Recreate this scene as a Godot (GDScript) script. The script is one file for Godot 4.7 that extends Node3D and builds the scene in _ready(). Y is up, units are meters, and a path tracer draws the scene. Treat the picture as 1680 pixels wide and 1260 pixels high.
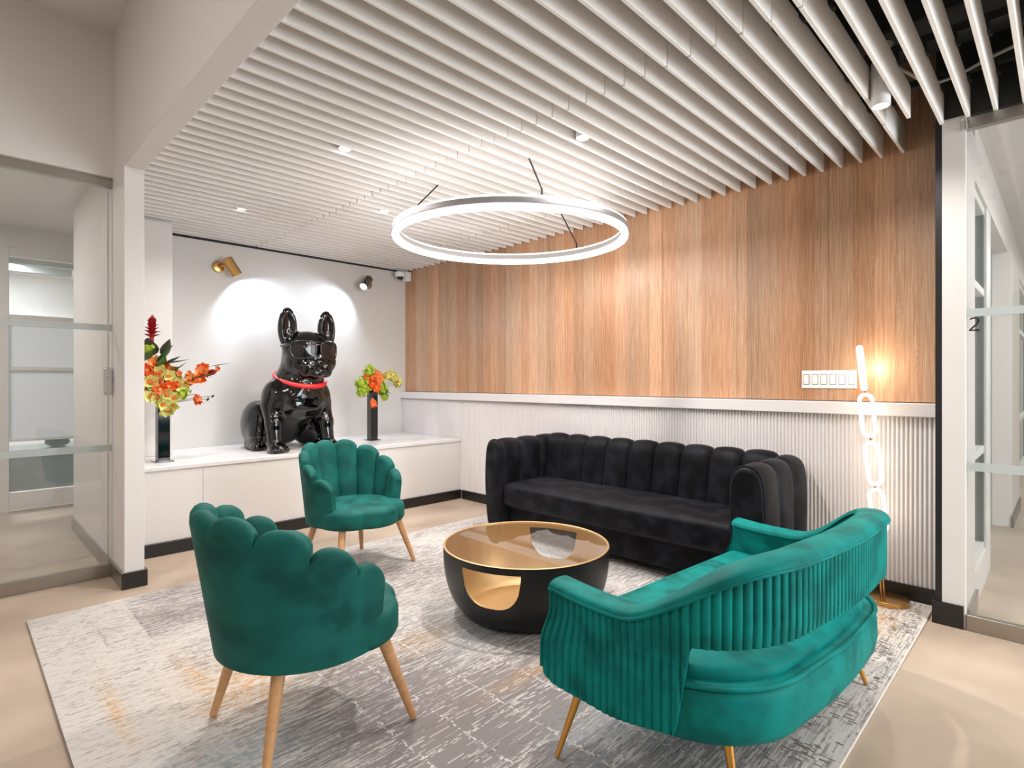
extends Node3D
# Lounge alcove with slatted ceiling, oak wall, velvet seats and a dog statue. Axes: +x towards the oak wall, -z towards the niche wall.

var M := {}
var used := {}
var rng := RandomNumberGenerator.new()

# ---------------------------------------------------------------- mesh builder
class B:
	var v := PackedVector3Array()
	var nn := PackedVector3Array()
	var uv := PackedVector2Array()
	var ix := PackedInt32Array()

	func vert(p: Vector3, n := Vector3.ZERO, t := Vector2.ZERO) -> int:
		v.append(p)
		nn.append(n)
		uv.append(t)
		return v.size() - 1

	func tri(a: int, b: int, c: int) -> void:
		ix.append(a)
		ix.append(b)
		ix.append(c)

	func flat_poly(pts: Array, out: Vector3) -> void:
		var n: Vector3 = (pts[2] - pts[0]).cross(pts[1] - pts[0])
		var flip := n.dot(out) < 0.0
		var base := v.size()
		for p in pts:
			vert(p)
		for i in range(1, pts.size() - 1):
			if flip:
				tri(base, base + i + 1, base + i)
			else:
				tri(base, base + i, base + i + 1)

	func box(c: Vector3, s: Vector3, ch := 0.0, bs := Basis.IDENTITY) -> B:
		var h := s * 0.5
		ch = minf(ch, minf(h.x, minf(h.y, h.z)) * 0.49)
		var k := h - Vector3.ONE * ch
		for a in 3:
			var b := (a + 1) % 3
			var d := (a + 2) % 3
			for sa in [-1.0, 1.0]:
				var q := []
				for m in [[-1, -1], [1, -1], [1, 1], [-1, 1]]:
					var p := Vector3.ZERO
					p[a] = sa * h[a]
					p[b] = m[0] * k[b]
					p[d] = m[1] * k[d]
					q.append(c + bs * p)
				var o := Vector3.ZERO
				o[a] = sa
				flat_poly(q, bs * o)
				if ch > 0.0:
					for sb in [-1.0, 1.0]:
						var e := []
						for m in [[0, -1], [0, 1], [1, 1], [1, -1]]:
							var p := Vector3.ZERO
							p[a] = sa * (h[a] if m[0] == 0 else k[a])
							p[b] = sb * (k[b] if m[0] == 0 else h[b])
							p[d] = m[1] * k[d]
							e.append(c + bs * p)
						o = Vector3.ZERO
						o[a] = sa
						o[b] = sb
						flat_poly(e, bs * o)
		if ch > 0.0:
			for sx in [-1.0, 1.0]:
				for sy in [-1.0, 1.0]:
					for sz in [-1.0, 1.0]:
						var g := Vector3(sx, sy, sz)
						flat_poly([c + bs * (g * Vector3(h.x, k.y, k.z)), c + bs * (g * Vector3(k.x, h.y, k.z)), c + bs * (g * Vector3(k.x, k.y, h.z))], bs * g)
		return self

	# rounded box; puff swells the faces
	func rbox(c: Vector3, s: Vector3, r: float, seg := 4, mid := 1, puff := Vector3.ZERO, bs := Basis.IDENTITY) -> B:
		var h := s * 0.5
		r = minf(r, minf(h.x, minf(h.y, h.z)) * 0.999)
		var k := h - Vector3.ONE * r
		var lists := []
		for a in 3:
			var l := []
			for i in seg:
				l.append(-k[a] - r * tan(PI / 4.0 * (1.0 - float(i) / seg)))
			for i in mid + 1:
				l.append(lerpf(-k[a], k[a], float(i) / mid))
			for i in range(1, seg + 1):
				l.append(k[a] + r * tan(PI / 4.0 * float(i) / seg))
			lists.append(l)
		for a in 3:
			var b := (a + 1) % 3
			var d := (a + 2) % 3
			for sa in [-1.0, 1.0]:
				var base := v.size()
				var nb: int = lists[b].size()
				var nd: int = lists[d].size()
				for i in nb:
					for j in nd:
						var p := Vector3.ZERO
						p[a] = sa * h[a]
						p[b] = lists[b][i]
						p[d] = lists[d][j]
						var q := p.clamp(-k, k)
						var n := (p - q).normalized()
						var w := q + n * r
						var e := w / h
						w += Vector3(puff.x * n.x * (1 - e.y * e.y) * (1 - e.z * e.z), puff.y * n.y * (1 - e.x * e.x) * (1 - e.z * e.z), puff.z * n.z * (1 - e.y * e.y) * (1 - e.x * e.x))
						vert(c + bs * w, (bs * n).normalized() if puff == Vector3.ZERO else Vector3.ZERO)
				for i in nb - 1:
					for j in nd - 1:
						var q0 := base + i * nd + j
						var q1 := q0 + nd
						if sa < 0:
							tri(q0, q1, q1 + 1)
							tri(q0, q1 + 1, q0 + 1)
						else:
							tri(q0, q1 + 1, q1)
							tri(q0, q0 + 1, q1 + 1)
		return self

	func grid(nu: int, nv: int, f: Callable, cu := false, cv := false, flip := false) -> B:
		var base := v.size()
		var wu := nu if cu else nu + 1
		var wv := nv if cv else nv + 1
		for i in wu:
			for j in wv:
				vert(f.call(float(i) / nu, float(j) / nv), Vector3.ZERO, Vector2(float(i) / nu, float(j) / nv))
		for i in nu:
			for j in nv:
				var i1 := (i + 1) % wu
				var j1 := (j + 1) % wv
				var a := base + i * wv + j
				var b := base + i1 * wv + j
				var c := base + i1 * wv + j1
				var d := base + i * wv + j1
				if flip:
					tri(a, c, b)
					tri(a, d, c)
				else:
					tri(a, b, c)
					tri(a, c, d)
		return self

	# sweep of a circle along points; radius is a number or a list
	func tube(pts: Array, rad, sides := 10, closed := false, flat := 1.0) -> B:
		var n := pts.size()
		var tang := []
		for i in n:
			var p: Vector3 = pts[(i + 1) % n] if closed or i < n - 1 else pts[i]
			var q: Vector3 = pts[(i - 1 + n) % n] if closed or i > 0 else pts[i]
			tang.append((p - q).normalized())
		var up: Vector3 = Vector3.UP if absf(tang[0].y) < 0.9 else Vector3.RIGHT
		var side: Vector3 = tang[0].cross(up).normalized()
		var frames := []
		for i in n:
			var t: Vector3 = tang[i]
			side = (side - t * side.dot(t)).normalized()
			frames.append([side, side.cross(t).normalized()])
		var base := v.size()
		for i in n:
			var r: float = rad[i] if rad is Array else rad
			for k in sides:
				var an := TAU * k / sides
				vert(pts[i] + frames[i][0] * cos(an) * r + frames[i][1] * sin(an) * r * flat)
		var m := n if closed else n - 1
		for i in m:
			var i1 := (i + 1) % n
			for k in sides:
				var k1 := (k + 1) % sides
				tri(base + i * sides + k, base + i1 * sides + k, base + i1 * sides + k1)
				tri(base + i * sides + k, base + i1 * sides + k1, base + i * sides + k1)
		if not closed:
			for e in [0, n - 1]:
				var ring := []
				for k in sides:
					ring.append(v[base + e * sides + k])
				flat_poly(ring, tang[e] * (-1.0 if e == 0 else 1.0))
		return self

	# profile: Vector2(radius, height); sharp corners by repeating a point
	func lathe(prof: Array, n := 32, o := Vector3.ZERO, bs := Basis.IDENTITY) -> B:
		var start := 0
		var runs := []
		var run := [prof[0]]
		for i in range(1, prof.size()):
			if prof[i].is_equal_approx(prof[i - 1]):
				runs.append(run)
				run = []
			run.append(prof[i])
		runs.append(run)
		for rn in runs:
			if rn.size() < 2:
				continue
			grid(n, rn.size() - 1, func(a, b):
				var p: Vector2 = rn[int(round(b * (rn.size() - 1)))]
				return o + bs * Vector3(cos(a * TAU) * p.x, p.y, sin(a * TAU) * p.x), true, false, true)
		return self

	func prism(poly: PackedVector2Array, z0: float, z1: float, xf := Transform3D.IDENTITY) -> B:
		var t := Geometry2D.triangulate_polygon(poly)
		for z in [z0, z1]:
			for i in range(0, t.size(), 3):
				var q := []
				for k in 3:
					q.append(xf * Vector3(poly[t[i + k]].x, poly[t[i + k]].y, z))
				flat_poly(q, xf.basis * Vector3(0, 0, signf(z - (z0 + z1) * 0.5)))
		for i in poly.size():
			var p := poly[i]
			var q := poly[(i + 1) % poly.size()]
			var nrm := Vector3(q.y - p.y, p.x - q.x, 0)
			if not Geometry2D.is_polygon_clockwise(poly):
				pass
			else:
				nrm = -nrm
			flat_poly([xf * Vector3(p.x, p.y, z0), xf * Vector3(q.x, q.y, z0), xf * Vector3(q.x, q.y, z1), xf * Vector3(p.x, p.y, z1)], xf.basis * nrm)
		return self

	func merge(o: B, xf: Transform3D) -> B:
		var base := v.size()
		for i in o.v.size():
			vert(xf * o.v[i], (xf.basis * o.nn[i]).normalized() if o.nn[i] != Vector3.ZERO else Vector3.ZERO, o.uv[i])
		for i in o.ix:
			ix.append(base + i)
		return self

	func done() -> ArrayMesh:
		var acc := PackedVector3Array()
		acc.resize(v.size())
		for i in range(0, ix.size(), 3):
			var a := ix[i]
			var b := ix[i + 1]
			var c := ix[i + 2]
			var n := (v[c] - v[a]).cross(v[b] - v[a])
			acc[a] += n
			acc[b] += n
			acc[c] += n
		for i in v.size():
			if nn[i] != Vector3.ZERO:
				acc[i] = nn[i]
			else:
				acc[i] = acc[i].normalized() if acc[i].length_squared() > 1e-24 else Vector3.UP
		var arr := []
		arr.resize(Mesh.ARRAY_MAX)
		arr[Mesh.ARRAY_VERTEX] = v
		arr[Mesh.ARRAY_NORMAL] = acc
		arr[Mesh.ARRAY_TEX_UV] = uv
		arr[Mesh.ARRAY_INDEX] = ix
		var m := ArrayMesh.new()
		m.add_surface_from_arrays(Mesh.PRIMITIVE_TRIANGLES, arr)
		return m

# ---------------------------------------------------------------- scene helpers
func numbered(called: String) -> String:
	var n: int = used.get(called, 0)
	used[called] = n + 1
	return called if n == 0 else "%s_%03d" % [called, n]

func meta(o: Node, label := "", category := "", group := "", kind := "") -> void:
	if label != "": o.set_meta("label", label)
	if category != "": o.set_meta("category", category)
	if group != "": o.set_meta("group", group)
	if kind != "": o.set_meta("kind", kind)

func thing(called: String, label: String, category: String, at := Vector3.ZERO, turn := 0.0, group := "", kind := "") -> Node3D:
	var o := Node3D.new()
	o.name = numbered(called)
	add_child(o)
	o.position = at
	o.rotation.y = turn
	meta(o, label, category, group, kind)
	return o

func part(parent: Node, called: String, mesh: Mesh, m: Material, xf := Transform3D.IDENTITY, label := "") -> MeshInstance3D:
	var o := MeshInstance3D.new()
	o.name = called
	o.mesh = mesh
	o.material_override = m
	o.cast_shadow = GeometryInstance3D.SHADOW_CASTING_SETTING_ON
	parent.add_child(o, true)
	o.transform = xf
	if label != "": o.set_meta("label", label)
	return o

func solo(called: String, mesh: Mesh, m: Material, label: String, category: String, at := Vector3.ZERO, group := "", kind := "") -> MeshInstance3D:
	var o := part(self, "x", mesh, m)
	o.name = numbered(called)
	o.position = at
	meta(o, label, category, group, kind)
	return o

# box from two corners
func bx(a: Vector3, b: Vector3, ch := 0.0) -> ArrayMesh:
	return B.new().box((a + b) * 0.5, (b - a).abs(), ch).done()

func mat(called: String, c: Color, rough := 0.6, metal := 0.0) -> StandardMaterial3D:
	var m := StandardMaterial3D.new()
	m.resource_name = called
	m.albedo_color = c
	m.roughness = rough
	m.metallic = metal
	M[called] = m
	return m

func glow(called: String, c: Color, e: float) -> StandardMaterial3D:
	var m := mat(called, Color(0.9, 0.9, 0.9), 0.5)
	m.emission_enabled = true
	m.emission = c
	m.emission_energy_multiplier = e
	return m

# seamless noise picture with a colour ramp [[position, Color], ...]
func noise_tex(sd: int, freq: float, size: int, ramp: Array, oct := 4) -> ImageTexture:
	var f := FastNoiseLite.new()
	f.seed = sd
	f.noise_type = FastNoiseLite.TYPE_SIMPLEX_SMOOTH
	f.frequency = freq
	f.fractal_octaves = oct
	var im := f.get_seamless_image(size, size)
	im.convert(Image.FORMAT_L8)
	var src := im.get_data()
	var lut := PackedByteArray()
	for i in 256:
		var t := i / 255.0
		var c: Color = ramp[-1][1]
		for k in ramp.size() - 1:
			if t <= ramp[k + 1][0]:
				c = ramp[k][1].lerp(ramp[k + 1][1], clampf((t - ramp[k][0]) / (ramp[k + 1][0] - ramp[k][0]), 0, 1))
				break
		lut.append_array([int(c.r * 255), int(c.g * 255), int(c.b * 255)])
	var out := PackedByteArray()
	out.resize(src.size() * 3)
	for i in src.size():
		var s := src[i] * 3
		out[i * 3] = lut[s]
		out[i * 3 + 1] = lut[s + 1]
		out[i * 3 + 2] = lut[s + 2]
	return ImageTexture.create_from_image(Image.create_from_data(size, size, false, Image.FORMAT_RGB8, out))

func tri_map(m: StandardMaterial3D, tex: Texture2D, sc: float) -> void:
	m.albedo_texture = tex
	m.uv1_triplanar = true
	m.uv1_world_triplanar = true
	m.uv1_scale = Vector3.ONE * sc

func omni(at: Vector3, c: Color, e: float, size: float) -> OmniLight3D:
	var l := OmniLight3D.new()
	l.light_color = c
	l.light_energy = e
	l.light_size = size
	l.omni_range = 14.0
	l.omni_attenuation = 2.0
	l.shadow_enabled = true
	l.position = at
	l.name = numbered("lamp_light")
	add_child(l)
	return l

func spot(at: Vector3, to: Vector3, c: Color, e: float, angle: float, size: float, blend := 0.6) -> SpotLight3D:
	var l := SpotLight3D.new()
	l.light_color = c
	l.light_energy = e
	l.light_size = size
	l.spot_range = 14.0
	l.spot_attenuation = 2.0
	l.spot_angle = angle
	l.spot_angle_attenuation = blend
	l.shadow_enabled = true
	l.name = numbered("lamp_light")
	add_child(l)
	l.look_at_from_position(at, to, Vector3.UP if absf((to - at).normalized().y) < 0.98 else Vector3.RIGHT)
	return l

func area(at: Vector3, to: Vector3, c: Color, e: float, size: Vector2, turn := 0.0) -> AreaLight3D:
	var l := AreaLight3D.new()
	l.light_color = c
	l.light_energy = e
	l.area_size = size
	l.area_normalize_energy = true
	l.area_range = 16.0
	l.area_attenuation = 2.0
	l.shadow_enabled = true
	l.name = numbered("lamp_light")
	add_child(l)
	l.look_at_from_position(at, to, Vector3.UP if absf((to - at).normalized().y) < 0.98 else Vector3.RIGHT)
	l.rotate_object_local(Vector3(0, 0, 1), turn)
	return l

# ---------------------------------------------------------------- scene
const WARM := Color(1.0, 0.90, 0.80)
const NEUTRAL := Color(1.0, 0.978, 0.965)
const COOL := Color(0.88, 0.94, 1.0)
const DAY := Color(0.93, 0.97, 1.0)
const BAFFLE_Y := 2.776

func _ready() -> void:
	rng.seed = 11
	var cam := Camera3D.new()
	cam.name = "camera"
	add_child(cam)
	cam.position = Vector3(0, 1.35, 0)
	cam.rotation_degrees = Vector3(0, -45.16, 0)
	cam.projection = Camera3D.PROJECTION_FRUSTUM
	cam.near = 0.05
	cam.far = 60.0
	cam.size = 0.05 * 1260.0 / 915.0
	cam.frustum_offset = Vector2(0, -0.05 * 4.5 / 915.0)
	cam.current = true
	var env := Environment.new()
	env.background_mode = Environment.BG_COLOR
	env.background_color = Color(0, 0, 0)
	env.tonemap_mode = Environment.TONE_MAPPER_LINEAR
	env.tonemap_exposure = 1.2
	env.sdfgi_enabled = true
	env.ssao_enabled = true
	env.ssil_enabled = true
	var we := WorldEnvironment.new()
	we.name = "environment"
	we.environment = env
	add_child(we)
	materials()
	unseen_ceiling_panels()
	structure()
	alcove_ceiling()
	left_room()
	right_hall()
	niche()
	dog_statue()
	bouquets()
	pendant_ring()
	spot_lamps()
	rug()
	armchairs()
	black_sofa()
	coffee_table()
	teal_sofa()
	floor_lamp()
	switch_panel()

func materials() -> void:
	var m := mat("paint_white", Color(0.86, 0.845, 0.83), 0.55)
	m = mat("black_base", Color(0.115, 0.105, 0.10), 0.35)
	m = mat("plenum_black", Color(0.19, 0.20, 0.195), 0.75)
	m = mat("baffle_felt", Color(0.93, 0.915, 0.90), 0.9)
	m = mat("solid_white", Color(0.87, 0.855, 0.845), 0.3)
	m = mat("wainscot", Color(0.85, 0.83, 0.825), 0.45)
	m = mat("steel", Color(0.66, 0.64, 0.61), 0.32, 1.0)
	m = mat("chrome", Color(0.82, 0.82, 0.82), 0.12, 1.0)
	m = mat("brass", Color(0.80, 0.62, 0.38), 0.27, 1.0)
	m = mat("gold_leg", Color(0.82, 0.62, 0.32), 0.28, 1.0)
	m = mat("gold_inside", Color(0.79, 0.665, 0.48), 0.42, 0.75)
	m = mat("black_satin", Color(0.035, 0.033, 0.032), 0.42)
	m = mat("black_gloss", Color(0.018, 0.018, 0.02), 0.07)
	m.clearcoat_enabled = true
	m.clearcoat = 0.35
	m.clearcoat_roughness = 0.03
	m = mat("lens", Color(0.16, 0.145, 0.14), 0.05, 0.6)
	m.metallic_specular = 0.8
	m = mat("gunmetal", Color(0.30, 0.29, 0.29), 0.22, 0.9)
	m = mat("collar_red", Color(0.86, 0.16, 0.17), 0.4)
	m = mat("plastic_white", Color(0.92, 0.92, 0.92), 0.35)
	m = mat("plastic_black", Color(0.05, 0.05, 0.05), 0.3)
	m = mat("conduit_white", Color(0.80, 0.79, 0.76), 0.5)
	m = mat("frame_white", Color(0.86, 0.87, 0.86), 0.4)
	m = mat("frame_dark", Color(0.10, 0.10, 0.10), 0.4)
	m = mat("glass", Color(0.9, 0.97, 0.95, 0.06), 0.0)
	m.transparency = BaseMaterial3D.TRANSPARENCY_ALPHA
	m = mat("glass_hall", Color(0.9, 0.97, 0.95, 0.05), 0.0)
	m.metallic_specular = 0.2
	m.transparency = BaseMaterial3D.TRANSPARENCY_ALPHA
	m = mat("glass_top", Color(0.55, 0.47, 0.36, 0.10), 0.0)
	m.transparency = BaseMaterial3D.TRANSPARENCY_ALPHA
	m = mat("frost", Color(0.76, 0.79, 0.78, 0.72), 0.6)
	m.transparency = BaseMaterial3D.TRANSPARENCY_ALPHA
	m = mat("milk_pane", Color(0.90, 0.92, 0.94), 0.2)
	m.backlight_enabled = true
	m.backlight = Color(0.8, 0.8, 0.8)
	m = mat("mint", Color(0.52, 0.76, 0.70), 0.4)
	m = mat("grey_panel", Color(0.55, 0.55, 0.54), 0.6)
	m = mat("desk_slate", Color(0.30, 0.34, 0.36), 0.25)
	m = mat("bowl_slate", Color(0.28, 0.31, 0.35), 0.2)
	m = mat("leg_wood", Color(0.83, 0.64, 0.45), 0.5)
	tri_map(m, noise_tex(3, 0.02, 256, [[0.0, Color(0.88, 0.84, 0.80)], [1.0, Color(1, 1, 1)]]), 6.0)
	m = mat("floor_beige", Color(1, 1, 1), 0.42)
	m.metallic_specular = 0.4
	tri_map(m, noise_tex(5, 0.006, 512, [[0.2, Color(0.64, 0.565, 0.495)], [0.45, Color(0.69, 0.615, 0.54)], [0.6, Color(0.71, 0.635, 0.56)], [0.85, Color(0.75, 0.675, 0.60)]], 5), 0.33)
	velvet("velvet_green", Color(0.10, 0.375, 0.345), 0.4, 21, 0.62)
	velvet("velvet_teal", Color(0.015, 0.51, 0.485), 0.32, 31, 0.6)
	velvet("velvet_black", Color(0.10, 0.104, 0.13), 0.22, 41, 0.5)
	m = mat("oak", Color(1, 1, 1), 0.42)
	m.albedo_texture = oak_picture()
	m = mat("rug_pile", Color(1, 1, 1), 0.95)
	m.albedo_texture = rug_picture()
	m = mat("rug_edge", Color(0.80, 0.76, 0.72), 0.95)
	m = mat("petal_red", Color(0.62, 0.06, 0.09), 0.5)
	m = mat("petal_orange", Color(0.93, 0.40, 0.16), 0.5)
	m = mat("petal_peach", Color(0.95, 0.62, 0.36), 0.5)
	m = mat("petal_lime", Color(0.66, 0.74, 0.22), 0.55)
	m = mat("petal_cream", Color(0.86, 0.86, 0.52), 0.5)
	m = mat("leaf_green", Color(0.20, 0.38, 0.14), 0.45)
	m = mat("leaf_dark", Color(0.19, 0.19, 0.12), 0.45)
	m = mat("stem_green", Color(0.36, 0.45, 0.18), 0.5)

func velvet(called: String, c: Color, sheen: float, sd: int, rough: float) -> void:
	var m := mat(called, c, rough)
	m.metallic_specular = 0.25
	m.rim_enabled = true
	m.rim = sheen
	m.rim_tint = 0.85 if called != "velvet_black" else 0.45
	tri_map(m, noise_tex(sd, 0.018, 256, [[0.25, Color(0.74, 0.74, 0.74)], [0.45, Color(0.90, 0.90, 0.90)], [0.72, Color(1, 1, 1)]] if called != "velvet_black" else [[0.28, Color(0.42, 0.42, 0.42)], [0.5, Color(0.66, 0.66, 0.66)], [0.75, Color(1, 1, 1)]], 5), 1.1)

# oak veneer, quarter and crown cut leaves about 115 mm wide, grain upright
func oak_picture() -> ImageTexture:
	var w := 2048
	var h := 640
	var f := FastNoiseLite.new()
	f.seed = 8
	f.frequency = 1.0
	f.fractal_octaves = 3
	var g := FastNoiseLite.new()
	g.seed = 9
	g.frequency = 1.0
	g.fractal_octaves = 2
	var out := PackedByteArray()
	out.resize(w * h * 3)
	var leaf := 42.6
	for x in w:
		var li := int(x / leaf)
		var s := fmod(x, leaf) / leaf
		if li % 2 == 1:
			s = 1.0 - s
		var tone := 0.04 * sin(li * 12.9898) + 0.03 * sin(li * 4.1)
		var red := 0.02 * sin(li * 7.7 + 1.0)
		var crown := sin(li * 3.3) > 0.1
		var base := g.get_noise_2d(x * 0.21, li * 9.0) * 0.05
		for y in h:
			var yy := y / 640.0 * 2.2
			var q := s + f.get_noise_2d(li * 7.0 + s * 1.2, yy * 0.9) * 0.22
			var k := 0.0
			if crown:
				var d := absf(q - 0.55)
				k = sin((d * d * 26.0 + d * 5.0 + yy * 0.7) * 9.0)
			else:
				k = sin(q * 62.0 + f.get_noise_2d(x * 0.05, yy * 0.6) * 3.0)
			var fine := g.get_noise_2d(x * 0.9, yy * 3.0 + li) * 0.10
			var t := tone + base + fine - maxf(k, 0.0) * 0.045
			if s < 0.018:
				t -= 0.05
			var i := (y * w + x) * 3
			out[i] = int(clampf(0.745 + t + red, 0, 1) * 255)
			out[i + 1] = int(clampf(0.58 + t * 1.05, 0, 1) * 255)
			out[i + 2] = int(clampf(0.452 + t * 1.1 - red * 0.5, 0, 1) * 255)
	return ImageTexture.create_from_image(Image.create_from_data(w, h, false, Image.FORMAT_RGB8, out))

# unseen light panels out of view, placed to light the corridor and front zone
func unseen_ceiling_panels() -> void:
	glow("panel_glow", NEUTRAL, 3.0)
	var spots := [
		["corridor", Vector3(-1.3, 3.70, -2.6), 2.2, "first"], ["corridor", Vector3(-1.3, 3.70, 0.4), 2.2, "second"],
		["front", Vector3(3.0, 2.76, 2.3), 2.2, "third"], ["front", Vector3(3.0, 2.76, 1.3), 1.0, "fourth"],
	]
	for s in spots:
		var at: Vector3 = s[1]
		var lb := "unseen flat white ceiling light panel, placed to light the corridor beside the glass room"
		if s[3] == "second": lb = "unseen flat white ceiling light panel, placed to light the corridor from behind the camera"
		if s[3] == "third": lb = "unseen flat white light panel under the slats, placed to light the seats from the front"
		if s[3] == "fourth": lb = "unseen flat white light panel under the slats, placed to light the side by the glass wall"
		var t := thing("unseen_ceiling_panel", lb, "ceiling light", at)
		part(t, "frame", bx(Vector3(-0.63, 0, -0.33), Vector3(0.63, 0.03, 0.33), 0.004), M.plastic_white)
		part(t, "diffuser", bx(Vector3(-0.6, -0.004, -0.3), Vector3(0.6, 0.0, 0.3)), M.panel_glow)
		area(at + Vector3(0, -0.012, 0), at + Vector3(0, -1, 0), NEUTRAL, s[2], Vector2(1.2, 0.6), PI / 2)

func shell(called: String, a: Vector3, b: Vector3, m: Material, label: String, category: String) -> MeshInstance3D:
	return solo(called, bx(a, b), m, label, category, Vector3.ZERO, "", "structure")

func structure() -> void:
	shell("floor", Vector3(-3.1, -0.1, -11.2), Vector3(14.2, 0, 3.1), M.floor_beige, "smooth beige concrete floor running through the whole space", "floor")
	# oak wall with wainscot
	var w := thing("wall_right", "oak veneer wall with white fluted wainscot below behind the black sofa", "wall", Vector3.ZERO, 0, "", "structure")
	part(w, "backing", bx(Vector3(4.225, 0, -6.3), Vector3(4.36, 3.4, -0.52)), M.paint_white)
	var n := 9
	var z0 := -6.15
	var z1 := -0.522
	var st := (z1 - z0) / n
	for i in n:
		var b := B.new().box(Vector3(4.2125, 2.31, z0 + st * (i + 0.5)), Vector3(0.025, 2.18, st - 0.0016), 0.0008)
		for k in b.v.size():
			b.uv[k] = Vector2((b.v[k].z - z0) / (z1 - z0), 1.0 - (b.v[k].y - 1.2) / 2.2)
		part(w, "veneer_panel", b.done(), M.oak)
	part(w, "ledge", bx(Vector3(4.118, 1.133, -6.15), Vector3(4.23, 1.215, -0.522), 0.004), M.wainscot, Transform3D.IDENTITY, "white ledge capping the wainscot")
	var ribs := 239
	var p := (z1 - z0) / ribs
	var fl := B.new().grid(ribs * 6, 1, func(a, c):
		var z: float = lerpf(z0, z1, a)
		return Vector3(4.163 - 0.011 * absf(sin(PI * (z - z0) / p)), lerpf(0.098, 1.14, c), z))
	part(w, "fluted_panel", fl.done(), M.wainscot)
	part(w, "fluted_backing", bx(Vector3(4.163, 0.0, z0), Vector3(4.225, 1.14, z1)), M.wainscot)
	shell("baseboard_right", Vector3(4.138, 0, -4.93), Vector3(4.17, 0.1, -0.522), M.black_base, "black baseboard under the fluted wainscot", "baseboard")
	# partition end beside the oak wall
	var pl := thing("wall_partition", "white partition end with a dark edge strip beside the oak wall", "wall", Vector3.ZERO, 0, "", "structure")
	part(pl, "core", bx(Vector3(3.888, 0, -0.493), Vector3(4.30, 2.80, -0.387), 0.003), M.paint_white)
	part(pl, "edge_strip", bx(Vector3(3.890, 0, -0.522), Vector3(4.22, 2.80, -0.493)), M.frame_dark, Transform3D.IDENTITY, "dark grey metal edge strip")
	shell("baseboard_partition", Vector3(3.874, 0, -0.535), Vector3(3.893, 0.125, -0.397), M.black_base, "short black baseboard at the white partition end beside the floor lamp", "baseboard")
	# niche wall
	var bk := thing("wall_back", "white wall behind the dog statue", "wall", Vector3.ZERO, 0, "", "structure")
	part(bk, "plaster", bx(Vector3(0.9, 0, -6.3), Vector3(4.225, 2.765, -6.15)), M.paint_white)
	part(bk, "upper_band", bx(Vector3(0.9, 2.765, -6.3), Vector3(4.225, 3.4, -6.15)), M.plenum_black)
	part(bk, "pier", bx(Vector3(0.9, 0.69, -6.15), Vector3(1.40, 2.765, -5.685), 0.003), M.paint_white)
	# partition and header on the left
	var lf := thing("wall_left", "white partition wall and long header beam framing the alcove", "wall", Vector3.ZERO, 0, "", "structure")
	part(lf, "partition", bx(Vector3(0.79, 0, -6.45), Vector3(0.903, 3.75, -4.33), 0.003), M.paint_white)
	part(lf, "header_beam", bx(Vector3(0.79, 2.745, -4.33), Vector3(0.903, 3.75, 3.0), 0.003), M.paint_white)
	var bl := thing("baseboard_left", "black baseboard wrapped round the white partition end by the rug", "baseboard", Vector3.ZERO, 0, "", "structure")
	part(bl, "end_board", bx(Vector3(0.775, 0, -4.33), Vector3(0.918, 0.107, -4.315), 0.002), M.black_base)
	part(bl, "side_board", bx(Vector3(0.775, 0, -6.45), Vector3(0.79, 0.107, -4.33), 0.002), M.steel)
	part(bl, "inner_board", bx(Vector3(0.903, 0, -4.95), Vector3(0.918, 0.107, -4.33), 0.002), M.black_base)
	shell("wall_over_glass", Vector3(-3.0, 2.752, -4.78), Vector3(0.79, 3.75, -4.66), M.paint_white, "grey-white wall above the glass door rail in the corridor", "wall")
	shell("ceiling_corridor", Vector3(-3.0, 3.75, -4.78), Vector3(0.903, 3.85, 3.0), M.paint_white, "high pale ceiling over the corridor", "ceiling")
	shell("wall_front", Vector3(-3.1, 0, 3.0), Vector3(14.2, 3.85, 3.1), M.paint_white, "plain white wall behind the camera", "wall")
	# unseen window behind the camera, placed to light the slats and seats
	glow("unseen_window_sky", DAY, 2.0)
	for q in [[Vector3(3.02, 1.5, 2.995), "window_5", "unseen tall daylit window behind the camera, placed to light the slats and seats"]]:
		var t := thing(q[1], q[2], "window", q[0], 0, "", "structure")
		part(t, "pane", bx(Vector3(-0.80, -1.05, -0.006), Vector3(0.80, 1.05, 0.0)), M.unseen_window_sky)
		for x in [-0.83, 0.0, 0.83]:
			part(t, "post", bx(Vector3(x - 0.03, -1.1, -0.05), Vector3(x + 0.03, 1.1, 0.0), 0.003), M.frame_white)
		for y in [-1.08, 1.08]:
			part(t, "rail", bx(Vector3(-0.86, y - 0.03, -0.05), Vector3(0.86, y + 0.03, 0.0), 0.003), M.frame_white)
		area(q[0] + Vector3(0, 0, -0.06), q[0] + Vector3(0, 0, -1), DAY, 8.2, Vector2(1.6, 2.0))
	shell("wall_far_left", Vector3(-3.1, 0, -11.2), Vector3(-3.0, 3.85, 3.0), M.paint_white, "plain white wall on the far side of the corridor", "wall")

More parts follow.
